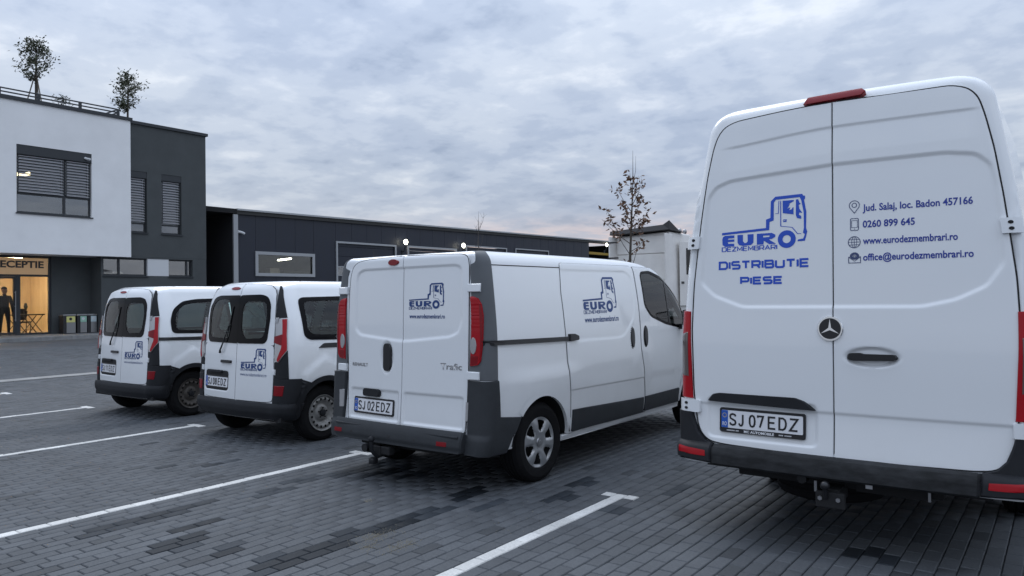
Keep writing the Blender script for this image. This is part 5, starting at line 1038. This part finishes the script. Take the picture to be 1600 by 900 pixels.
    front_end(t, sh, 2.83, (.40, .75, 1.0), ws, 0, (.55, .86, .85, 1.15)); mirror(t, 1.02, 5.66, 1.35); seats(t, (4.94,), .45, .75)
    return t
# ------------------------------------------------------------------ the medium panel van
def panel_van():
    t = van_root(-4.596, 4.486, -0.0136, 'white panel van with dark grey corner posts and long black side rail')
    flare = lambda v, w: 0.020 * np.exp(-(((v - .85) / .52) ** 4)) * sstep((1.02 - w) / .14) + 0.0 * w
    sh = Shape(1.965, [(.3, .90), (.4, .925), (.6, .940), (.95, .946), (1.2, .942), (1.5, .922), (1.75, .892), (1.9, .868), (1.965, .858)],
               [(.3, .02), (.45, .035), (.5, .06), (1.9, .125), (1.965, .13)],
               [(.3, 4.7), (.5, 4.77), (.8, 4.72), (1.0, 4.62), (1.1, 4.52), (1.2, 4.36), (1.4, 4.18), (1.6, 3.98), (1.8, 3.66), (1.88, 3.44), (1.93, 3.20), (1.955, 2.85), (1.965, 2.3)], 0.11, 0.05, 0.085, 0.03, 0.30, 0.16, 0.07, flare)
    fw = rounded([(2.755, 1.80), (2.79, 1.837), (3.00, 1.850), (3.32, 1.782), (3.58, 1.665), (3.84, 1.48), (3.82, 1.19), (3.30, 1.262), (2.92, 1.355), (2.78, 1.475)], .05, 4)
    ws = (1.24, 1.80); hw0 = float(sh.a(ws[0])) - .23; hw1 = float(sh.a(ws[1])) - .24
    cut = [('S', grow(fw, -.012)), ('F', [(-hw0, ws[0] + .03), (hw0, ws[0] + .03), (hw1, ws[1] - .03), (-hw1, ws[1] - .03)])]
    base_van(t, sh, 0.35, cut, (.825, 4.12), .345, .40, (.728, .48, .74), 4.5)
    panel = rounded([(-.618, 1.31), (-.55, 1.262), (-.06, 1.222), (.06, 1.222), (.535, 1.268), (.622, 1.303), (.660, 1.40), (.650, 1.80), (.635, 1.838), (.59, 1.852), (-.52, 1.845), (-.59, 1.82), (-.612, 1.75)], .03, 3)
    low = [box2(-.66, .53, -.035, .782, .02), box2(.035, .53, .685, .782, .02)]
    def emb(u, w):
        o = -0.010 * sstep((0.012 - sdf(u, w, panel)) / .024)
        for b in low: o = o - 0.012 * sstep((0.010 - sdf(u, w, b)) / .022)
        return o - 0.014 * sstep((1.1 - np.hypot((u + .19) / .075, (w - 1.075) / .14)) / .3)
    L = [(-.0035, .495), (-.670, .503), (-.686, .515), (-.702, .70), (-.713, .95), (-.718, 1.39), (-.711, 1.65), (-.698, 1.80), (-.67, 1.875), (-.61, 1.915), (-.48, 1.932), (-.0035, 1.950)]
    R_ = [(.0035, .495), (.700, .503), (.716, .515), (.724, .70), (.729, 1.0), (.731, 1.40), (.731, 1.67), (.727, 1.85), (.708, 1.920), (.65, 1.937), (.40, 1.945), (.0035, 1.950)]
    L, R_ = soft(L), soft(R_)
    for o in (L, R_): door_gap(sh.R, o, 'door_gap_shade', t, .006, mid=0)
    mid_gap(sh, 0, .497, 1.946, t)
    dl = put('rear_door', patch(sh.R, L, .004, .02, .011, .004, emb, .009), WHITE, t); dr = put('rear_door', patch(sh.R, R_, .004, .02, .011, .004, emb, .009), WHITE, t)
    dl['label'] = 'left rear door with number plate and black handle'; dr['label'] = 'right rear door with the navy lorry emblem'
    D = lambda VF, n_, m_, d: put(n_, decal(sh.R, VF, .0062, emb), m_, d, 0)
    D(boxed(LOGO, .071, 1.492, .470, 1.712), 'lorry_emblem', NAVY, dr); D(boxed(LOGO_NAME, .071, 1.49, .470, 1.745), 'emblem_lettering', NAVY, dr)
    D(fit(text2d(URL, .02), .078, 1.415, .478, 1.452), 'web_lettering', NAVY, dr)
    put('badge', decal(sh.R, fit(text2d('RENAULT', .03), -.65, .982, -.436, 1.012), .0075, emb), SATIN, dl, 0); put('badge', decal(sh.R, fit(text2d('Trafic', .012), .444, 1.0, .668, 1.052), .0075, emb), SATIN, dr, 0)
    put('door_handle', patch(sh.R, box2(-.238, .955, -.138, 1.195, .048), .012, .02, .015, .008), BLACK, dl)
    put('plate_light', patch(sh.R, box2(-.49, .722, -.265, .790, .03), .022, .035, .02, .012), DGREY, dl)
    number_plate(sh, dl, -.352, .638, 'SJ02EDZ', False, .50, .112, .002)
    put('brake_light', patch(sh.R, circle(-.117, 1.898, .068, .026, n=24), .016, .025, .02, .008), DRED, t)
    for s_ in (1, -1):
        M = (lambda x: x) if s_ > 0 else mir
        def lp(n_, pts, off, m_, par, th=.02, bev=.004, offf=None):
            o = [(sh.t_of_u(a, w) if d == 0 else (2 + a), w) for a, w, d in pts]; return put(n_, M(patch(sh.L, o, off, th, .06, bev, offf, .012)), m_, par)
        po = lp('corner_post', [(.732, .925, 0), (.012, .925, 1), (.008, 1.40, 1), (-.0, 1.70, 1), (0.0, 1.88, 1), (0.0, 1.962, 1), (.748, 1.955, 0), (.738, 1.85, 0)], .006, PGREY, t, .012)
        lamp = lp('tail_light', [(.756, 1.036, 0), (.835, 1.050, 0), (.862, 1.10, 0), (.875, 1.20, 0), (.876, 1.44, 0), (.860, 1.53, 0), (.825, 1.580, 0), (.78, 1.594, 0), (.752, 1.594, 0)], .018, RED, t, .02, .008, lambda p, q: .0018 * np.sin(q * 300) * (q > 1.33))
        lp('clear_lens', [(sh.t_of_u(.80, 1.2) * 0 + .790 + .030 * math.cos(a), 1.20 + .066 * math.sin(a), 0) for a in np.linspace(0, 2 * PI, 20, endpoint=False)], .0245, CLEAR, lamp, .006, .003)
        lp('outer_lens', [(.846, 1.08, 0), (.858, 1.11, 0), (.871, 1.20, 0), (.872, 1.44, 0), (.856, 1.52, 0), (.842, 1.54, 0)], .0195, DRED, lamp, .006, .002); lp('reverse_lens', [(.762, 1.045, 0), (.83, 1.058, 0), (.84, 1.12, 0), (.762, 1.12, 0)], .0195, DRED, lamp, .006, .002)
        for w in (1.662, .962): lp('door_hinge', [(.728, w - .033, 0), (.848, w - .033, 0), (.848, w + .033, 0), (.728, w + .033, 0)], .024, WHITE, t, .03, .006)
        bc = lp('bumper_corner', [(.742, .345, 0), (.90, .33, 0), (.20, .33, 1), (.245, .45, 1), (.315, .60, 1), (.05, .632, 1), (.012, .925, 1), (.735, .918, 0), (.740, .70, 0), (.745, .50, 0)], .022, GREY, t, .04, .01)
        lp('bumper_lamp', [(.742, .605, 0), (.80, .60, 0), (.812, .755, 0), (.742, .762, 0)] if s_ < 0 else [(.728, .60, 0), (.752, .60, 0), (.752, .75, 0), (.728, .752, 0)], .026, CLEAR, bc, .006, .003)
    bt = sh.t_of_u(.755, .42); st = put('bumper_step', patch(sh.L, rounded([(-bt, .352), (bt, .352), (bt, .485), (-bt, .485)], .012), .085, .12, .05, .014, lambda p, q: -.012 * sstep((.40 - q) / .03), .012), GREY, t)
    stp = MB(); stp.box((-.73, -.035, .478), (.73, .10, .492), .004); stp.build('step_tread', GREY, t, True)
    for u in (-.69, .565): put('reflector', patch(sh.R, box2(u - .052, .396, u + .052, .428, .006), .0885, .01, .03, .003), DRED, st)
    se = [patch(sh.R, circle(u, .415, .012, n=12), .0862, .006, .01, .001) for u in (-.50, -.02, .27)]; put('parking_sensors', cat3(se), BLACK, st)
    tb = MB(); tb.box((-.56, .12, .29), (.50, .20, .345), .008); tb.box((-.19, -.06, .25), (-.12, .18, .33), .006); tb.box((-.30, -.05, .26), (-.02, .02, .33), .01); tow = tb.build('tow_bar', DARK, t)
    hb = MB(); hb.add(*ellipsoid((-.17, -.11, .395), (.027, .027, .027))); hb.tube([(-.17, -.11, .385), (-.17, -.11, .30), (-.16, -.06, .24), (-.16, .05, .25)], .017, 10); hb.build('tow_ball', DGREY, tow, True)
    sk = MB(); sk.tube([(-.29, -.03, .305), (-.29, -.085, .305)], .036, 14); sk.build('tow_socket', BLACK, tow, True); sk = MB(); sk.box((-.20, -.12, .185), (-.14, -.06, .235), .006); sk.build('tow_hook', BLACK, tow, True)
    # right and left flank
    slide = rounded([(1.225, 1.885), (1.190, 1.62), (1.205, 1.37), (1.228, 1.0), (1.262, .72), (1.262, .345), (2.735, .335), (2.752, .46), (2.712, .80), (2.640, 1.04), (2.632, 1.47), (2.605, 1.85), (2.575, 1.89)], .02, 3)
    fdoor = rounded([(2.600, 1.885), (2.63, 1.85), (2.654, 1.47), (2.662, 1.04), (2.734, .80), (2.772, .46), (2.76, .335), (3.67, .335), (3.72, .62), (3.84, .78), (3.92, 1.14), (3.93, 1.46), (3.66, 1.67), (3.36, 1.812), (3.05, 1.880)], .02, 3)
    pan = rounded([(1.15, 1.178), (2.16, 1.172), (2.29, 1.188), (2.515, 1.36), (2.555, 1.53), (2.535, 1.775), (2.42, 1.832), (1.15, 1.822)], .05)
    crease = lambda v, w: .007 * (1 - sstep((.745 - .012 * (v - 1.2) - w) / .014))
    se_ = lambda v, w: .006 * sstep((sdf(v, w, pan) + .010) / .022) - .005 + crease(v, w); fe = lambda v, w: .000 + crease(v, w)
    for s_ in (1, -1):
        M = (lambda x: x) if s_ > 0 else mir
        for o in (slide, fdoor): put('door_gap_shade', M(ring(sh.S, grow(o, .006), grow(o, -.001), .0022, 0, 260, 2)), GAPDARK, t, 0)
        sd_ = put('sliding_door', M(patch(sh.S, slide, .003, .012, .014, .004, se_, .012)), WHITE, t); fd = put('front_door', M(ring(sh.S, fdoor, grow(fw, -.008), .003, .012, 260, 26, fe)), WHITE, t)
        for d, v0 in ((sd_, 2.452), (fd, 2.765)):
            put('handle_recess', M(patch(sh.S, circle(v0, 1.150, .058, .116, n=24), .011, .01, .02, .003)), GAPDARK, d); put('door_handle', M(patch(sh.S, circle(v0, 1.150, .040, .100, n=24), .024, .014, .015, .008)), BLACK, d)
        f = put('door_window', M(ring(sh.S, grow(fw, .004), grow(fw, -.026), .012, .014)), FRIT, fd); put('glass', M(patch(sh.S, grow(fw, -.022), .007, 0, .06, 0)), CARGL, f)
        put('window_divider', M(patch(sh.S, [(3.39, 1.248), (3.43, 1.243), (3.385, 1.750), (3.35, 1.763)], .011, .008, .04, .002)), BLACK, f)
        r = put('door_rail', M(patch(sh.S, rounded([(.118, 1.203), (1.26, 1.183), (1.26, 1.222), (.118, 1.243)], .008), .020, .022, .06, .006)), BLACK, t)
        put('rail_end', M(patch(sh.S, rounded([(1.245, 1.178), (1.40, 1.186), (1.40, 1.222), (1.33, 1.243), (1.245, 1.246)], .012), .032, .03, .03, .008)), BLACK, r)
        for a, b in ((1.285, 2.715), (2.745, 3.66)):
            put('side_cladding', M(patch(sh.S, rounded([(a, .362), (b, .352), (b, .512 + (.0 if a > 2 else .0)), (a, .560 if a < 2 else .515)], .012), .016, .018, .06, .006)), GREY, t)
        put('sill', M(patch(sh.S, [(1.14, .300), (3.70, .285), (3.70, .340), (1.14, .345)], .004, .02, .1, .004)), WHITE, t)
        put('roof_gutter', M(patch(sh.S, [(.22, 1.842), (2.44, 1.842), (2.44, 1.850), (.22, 1.850)], .0018, 0, .06, 0)), GAPDARK, t, 0)
        for v in (.825, 4.12): put('arch_lip', M(arch_ring(sh, v, .337, .398, .455, .006, .03, 2, 139 if v < 2 else 178)), WHITE, t)
        surf = sh.S if s_ > 0 else flipS(sh.S)
        x0, x1 = (1.535, 2.17); fx = (lambda VF: VF) if s_ > 0 else (lambda VF: (np.stack([x0 + x1 - VF[0][:, 0], VF[0][:, 1]], -1), VF[1]))
        def DS(VF, n_):
            VF = fx(VF); o = decal(sh.S, VF, .0045, se_); o = o if s_ > 0 else mir(o); put(n_, o, NAVY, sd_, 0)
        DS(boxed(LOGO, 1.535, 1.418, 2.17, 1.772), 'lorry_emblem'); DS(boxed(LOGO_NAME, 1.535, 1.416, 2.17, 1.80), 'emblem_lettering'); DS(fit(text2d(URL, .02), 1.545, 1.335, 2.185, 1.390), 'web_lettering')
    for v, st_ in ((.825, 'trim'), (4.12, 'trim')):
        for s_ in (1, -1): wheel(t, s_, v, .925, .345, .215, .213, st_, 0.18)
    front_end(t, sh, 1.965, (.34, .70, .95), ws, 0, (.50, .80, .78, 1.05)); mirror(t, .95, 3.62, 1.16); seats(t, (2.75,), .42, .62)
    dsh = MB(); dsh.box((-.70, 3.35, .85), (.70, 3.85, 1.14), .06); dsh.build('dashboard', SEAT, t, True); bk = MB(); bk.box((-.80, 2.20, .40), (.80, 2.24, 1.80)); bk.build('bulkhead', SEAT, t)
    return t

# ------------------------------------------------------------------ the two small glazed vans
def small_van(x, y, rz, label, chars, round_window, rim):
    t = van_root(x, y, rz, label, -.03)
    flare = lambda v, w: .024 * np.exp(-(((v - .645) / .50) ** 4)) * sstep((.98 - np.sqrt(np.maximum((v - .645) ** 2 * .35, 0)) - w) / .06)
    sh = Shape(1.80, [(.22, .82), (.35, .865), (.6, .893), (.9, .898), (1.05, .89), (1.3, .845), (1.55, .765), (1.7, .705), (1.80, .67)],
               [(.22, .07), (.45, .075), (.9, .10), (1.3, .128), (1.6, .155), (1.72, .19), (1.80, .23)],
               [(.22, 4.1), (.5, 4.2), (.75, 4.17), (.9, 4.05), (1.0, 3.78), (1.06, 3.55), (1.2, 3.32), (1.5, 2.9), (1.65, 2.6), (1.74, 2.35), (1.78, 2.1), (1.80, 1.9)], .10, .09, .20, .045, .35, .20, .06, flare, .012)
    gL = rounded([(-.600, 1.145), (-.555, 1.105), (.0255, 1.10), (.0255, 1.645), (-.40, 1.645), (-.52, 1.62), (-.60, 1.52), (-.618, 1.40)], [.04, .04, .003, .003, .04, .04, .04, .04]); gR = rounded([(.0325, 1.10), (.50, 1.105), (.545, 1.145), (.570, 1.38), (.560, 1.54), (.50, 1.625), (.40, 1.648), (.040, 1.645)], .04)
    iL = rounded([(-.555, 1.165), (-.14, 1.15), (-.10, 1.40), (-.16, 1.60), (-.38, 1.60), (-.50, 1.575), (-.568, 1.44)], .06); iR = rounded([(.10, 1.25), (.17, 1.155), (.46, 1.165), (.50, 1.22), (.525, 1.42), (.49, 1.565), (.17, 1.575), (.105, 1.51)], .06)
    if round_window: so = rounded([(.36, 1.155), (1.28, 1.12), (1.28, 1.625), (.78, 1.615), (.57, 1.585), (.42, 1.48), (.355, 1.33)], .06); si = rounded([(.425, 1.20), (1.23, 1.165), (1.23, 1.575), (.78, 1.565), (.60, 1.54), (.475, 1.455), (.425, 1.33)], .06)
    else: so = rounded([(.385, 1.185), (.45, 1.140), (1.28, 1.11), (1.28, 1.625), (.45, 1.612), (.395, 1.59), (.385, 1.50)], .05); si = rounded([(.44, 1.25), (.50, 1.20), (1.235, 1.165), (1.235, 1.575), (.50, 1.565), (.455, 1.54)], .05)
    fw = rounded([(1.98, 1.12), (2.95, 1.08), (3.05, 1.16), (2.55, 1.55), (2.02, 1.60)], .05)
    ws = (1.10, 1.62); hw0 = float(sh.a(ws[0])) - .27; hw1 = float(sh.a(ws[1])) - .22
    s2 = rounded([(1.36, 1.12), (1.90, 1.12), (1.92, 1.60), (1.36, 1.61)], .05)
    cut = [('R', grow(iL, .022)), ('R', grow(iR, .022)), ('S', grow(si, .02)), ('S', grow(fw, -.03)), ('S', grow(s2, -.03)), ('F', [(-hw0, ws[0] + .03), (hw0, ws[0] + .03), (hw1, ws[1] - .03), (-hw1, ws[1] - .03)])]
    base_van(t, sh, .28, cut, (.645, 3.342), .318, .372, (.62, .46, .62), 4.0)
    L = [(.025, .468), (-.55, .470), (-.63, .485), (-.648, .52), (-.664, .80), (-.664, 1.10), (-.660, 1.36), (-.640, 1.56), (-.61, 1.655), (-.56, 1.712), (-.47, 1.745), (-.30, 1.762), (.025, 1.772)]
    R_ = [(.033, .468), (.55, .470), (.645, .482), (.662, .52), (.664, .80), (.652, 1.10), (.644, 1.36), (.628, 1.55), (.604, 1.65), (.57, 1.705), (.50, 1.742), (.34, 1.762), (.033, 1.772)]
    rec = box2(-.62, .555, -.12, .775, .04)
    def emb(u, w): return -.012 * sstep((.012 - sdf(u, w, rec)) / .024) - .003 * sstep((.01 - np.minimum(sdf(u, w, gL), sdf(u, w, gR))) / .01)
    ds = []
    for o, inn, fr_ in ((L, iL, gL), (R_, iR, gR)):
        put('door_gap_shade', ring(sh.R, grow(o, .006), grow(inn, .03), .0022, 0, 140), GAPDARK, t, 0)
        up = [p for p in o if p[1] > 1.095]; up = [(o[0][0], 1.09), (up[0][0], 1.09)] + up; d = put('rear_door', ring(sh.R, up, grow(inn, .018), .006, .015, 200, 6), WHITE, t); ds.append(d)
    dl, dr = ds
    # the door skins are rebuilt as dense panels below the glass so that the plate well shows
    lo = lambda o: [p for p in o if p[1] < 1.08]
    skL = soft([(.025, .468), (-.55, .470), (-.63, .485), (-.648, .52), (-.664, .80), (-.664, 1.09), (.025, 1.09)]); skR = soft([(.033, .468), (.55, .470), (.645, .482), (.660, .52), (.664, .80), (.6524, 1.09), (.033, 1.09)])
    for d, sk in ((dl, skL), (dr, skR)): put('lower_panel', patch(sh.R, sk, .006, .012, .016, .0005, emb, .012), WHITE, d)
    dl['label'] = 'left rear door with wiper and number plate'; dr['label'] = 'right rear door with the navy lorry emblem'
    for d, go, gi in ((dl, gL, iL), (dr, gR, iR)):
        f = put('door_window', ring(sh.R, go, gi, .012, .012, 120), FRIT, d); put('glass', patch(sh.R, grow(gi, .006), .008, 0, .06, 0), TINTGL, f)
    put('window_seal', patch(sh.R, box2(.016, 1.104, .042, 1.642), .0128, 0, .02, 0), FRIT, dr)
    D = lambda VF, n_, m_, d: put(n_, decal(sh.R, VF, .0085, emb), m_, d, 0)
    D(boxed(LOGO, .118, .800, .548, 1.052), 'lorry_emblem', NAVY, dr); D(boxed(LOGO_NAME, .118, .80, .548, 1.085), 'emblem_lettering', NAVY, dr); D(fit(text2d(URL, -.004), .118, .742, .562, .778), 'web_lettering', NAVY, dr)
    wp = MB(); P = lambda u, w, o: tuple(sh.R(np.array([u]), np.array([w]))[0] - np.array([0, o, 0]))
    wp.tube([P(-.275, .985, .03), P(-.265, 1.02, .035), P(-.19, 1.14, .035), P(-.12, 1.30, .03)], [.016, .010, .007, .005], 8); wp.tube([P(-.155, 1.17, .02), P(-.062, 1.52, .02)], .006, 6); wp.build('wiper', BLACK, dl, True)
    put('door_handle', patch(sh.R, box2(-.265, .872, -.055, .905, .016), .028, .025, .015, .008, emb), BLACK, dl)
    put('plate_trim', patch(sh.R, box2(-.545, .756, -.235, .782, .012), .026, .03, .02, .008), DGREY, dl)
    number_plate(sh, dl, -.372, .648, chars, False, .49, .112, .004)
    put('brake_light', patch(sh.R, circle(-.10, 1.722, .095, .016, n=24), .012, .02, .02, .005), DRED, t)
    for s_ in (1, -1):
        M = (lambda x: x) if s_ > 0 else mir
        def lp(n_, pts, off, m_, par, th=.02, bev=.004, rs=.06):
            o = [(sh.t_of_u(a, w) if d == 0 else 2 + a, w) for a, w, d in pts]; return put(n_, M(patch(sh.L, o, off, th, rs, bev, None, .012)), m_, par)
        lp('corner_trim', [(.652, 1.385, 0), (.768, 1.39, 0), (.705, 1.56, 0), (.650, 1.69, 0), (.612, 1.738, 0), (.592, 1.742, 0), (.622, 1.66, 0), (.645, 1.50, 0)], .006, DGREY, t, .01)
        lamp = lp('tail_light', [(.656, 1.375, 0), (.772, 1.378, 0), (.800, 1.20, 0), (.822, 1.035, 0), (.735, .905, 0), (.692, .925, 0), (.672, .965, 0)], .020, CLEAR, t, .02, .006)
        lp('red_lens', [(.733, 1.372, 0), (.769, 1.374, 0), (.797, 1.20, 0), (.818, 1.04, 0), (.738, .912, 0), (.722, .935, 0), (.765, 1.06, 0), (.762, 1.20, 0)], .0235, RED, lamp, .005, .002)
        lp('chevron_lens', [(.664, 1.120, 0), (.766, 1.09, 0), (.762, 1.21, 0), (.664, 1.185, 0)], .0235, DRED, lamp, .005, .002)
        lp('lower_post', [(.674, .90, 0), (.692, .923, 0), (.738, .903, 0), (.822, 1.035, 0), (.835, .90, 0), (.843, .73, 0), (.676, .73, 0)], .008, DGREY, t, .012)
        for w in (1.36, .80): lp('door_hinge', [(.668, w - .03, 0), (.70, w - .03, 0), (.70, w + .03, 0), (.668, w + .03, 0)], .026, SATIN if w > 1 else WHITE, t, .02, .004)
        lp('reflector', [(.690, .545, 0), (.795, .545, 0), (.81, .655, 0), (.690, .655, 0)], .0185, DRED, t, .012, .003)
        put('rear_side_rail', M(patch(sh.S, rounded([(.56, 1.045) if not round_window else (.20, 1.060), (1.60, 1.02), (1.60, 1.075), (.64, 1.095) if not round_window else (.20, 1.105)], .015), .010, .012, .05, .004)), BLACK, t)
        f = put('side_window', M(ring(sh.S, so, si, .008, .010, 120)), FRIT, t); put('glass', M(patch(sh.S, grow(si, .006), .005, 0, .08, 0)), TINTGL, f)
        for o, nm in ((s2, 'side_window'), (fw, 'door_window')):
            f = put(nm, M(ring(sh.S, o, grow(o, -.05), .008, .010, 100)), FRIT, t); put('glass', M(patch(sh.S, grow(o, -.045), .005, 0, .08, 0)), CARGL, f)
        for o in (rounded([(1.30, .38), (1.92, .38), (1.95, 1.64), (1.31, 1.65)], .05), rounded([(1.97, .38), (2.85, .38), (3.0, .80), (3.12, 1.10), (2.60, 1.58), (1.99, 1.63)], .05)): put('door_outline', M(ring(sh.S, grow(o, .004), grow(o, -.004), .002, 0, 160, 1)), GAPDARK, t, 0)
        put('arch_lip', M(arch_ring(sh, .645, .31, .368, .425, .016, .03, 4, 178)), DGREY, t); put('arch_lip', M(arch_ring(sh, 3.342, .31, .368, .425, .010, .03, 4, 178)), DGREY, t)
        put('side_cladding', M(patch(sh.S, box2(1.06, .32, 2.93, .45, .02), .012, .014, .08, .004)), DGREY, t)
        put('quarter_cladding', M(patch(sh.L, [(sh.t_of_u(.676, .73), .46), (2.0 + .0, .45), (sh.t_of_v(.33, .5), .45), (sh.t_of_v(.40, .6), .60), (sh.t_of_v(.47, .67), .662), (sh.t_of_v(.30, .73), .725), (sh.t_of_u(.676, .73), .735)], .014, .02, .05, .006, None, .02)), DGREY, t)
    bo = lambda p, q: .022 * sstep((np.minimum(q - .31, .47 - q) + .02) / .08) * sstep((2.05 - np.abs(p)) / .5)
    te = sh.t_of_v(.30, .4); tb_ = sh.t_of_u(.66, .46)
    bm_ = put('rear_bumper', patch(sh.L, [(-1.9, .285), (1.9, .285), (te, .32), (te + .04, .46), (te, .462), (-te, .462), (-te - .04, .46), (-te, .32)], .026, .05, .04, .012, bo, .012), DGREY, t)
    for v in (.645, 3.342):
        for s_ in (1, -1): wheel(t, s_, v, .868, .318, .195, .198, rim)
    front_end(t, sh, 1.8, (.30, .60, .78), ws, 0, (.50, .80, .68, .92)); mirror(t, .88, 2.95, 1.02); seats(t, (2.35,), .38, .45); 
    b = MB(); b.box((-.60, 1.42, .45), (.60, 1.85, .62), .05); b.box((-.60, 1.36, .58), (.60, 1.48, 1.10), .05); b.build('rear_bench', SEAT, t, True)
    dsh = MB(); dsh.box((-.62, 2.95, .75), (.62, 3.3, 1.02), .06); dsh.build('dashboard', SEAT, t, True)
    return t

high_roof_van()
panel_van()
small_van(-7.603, 4.854, .0049, 'white small van with grey steel wheels and squarish side window', 'SJ08EDZ', False, 'steel')
small_van(-10.618, 5.028, .0031, 'white small van with dirty dark wheels and rounded side window, leftmost of the row', 'SJ11EDZ', True, 'dirty')
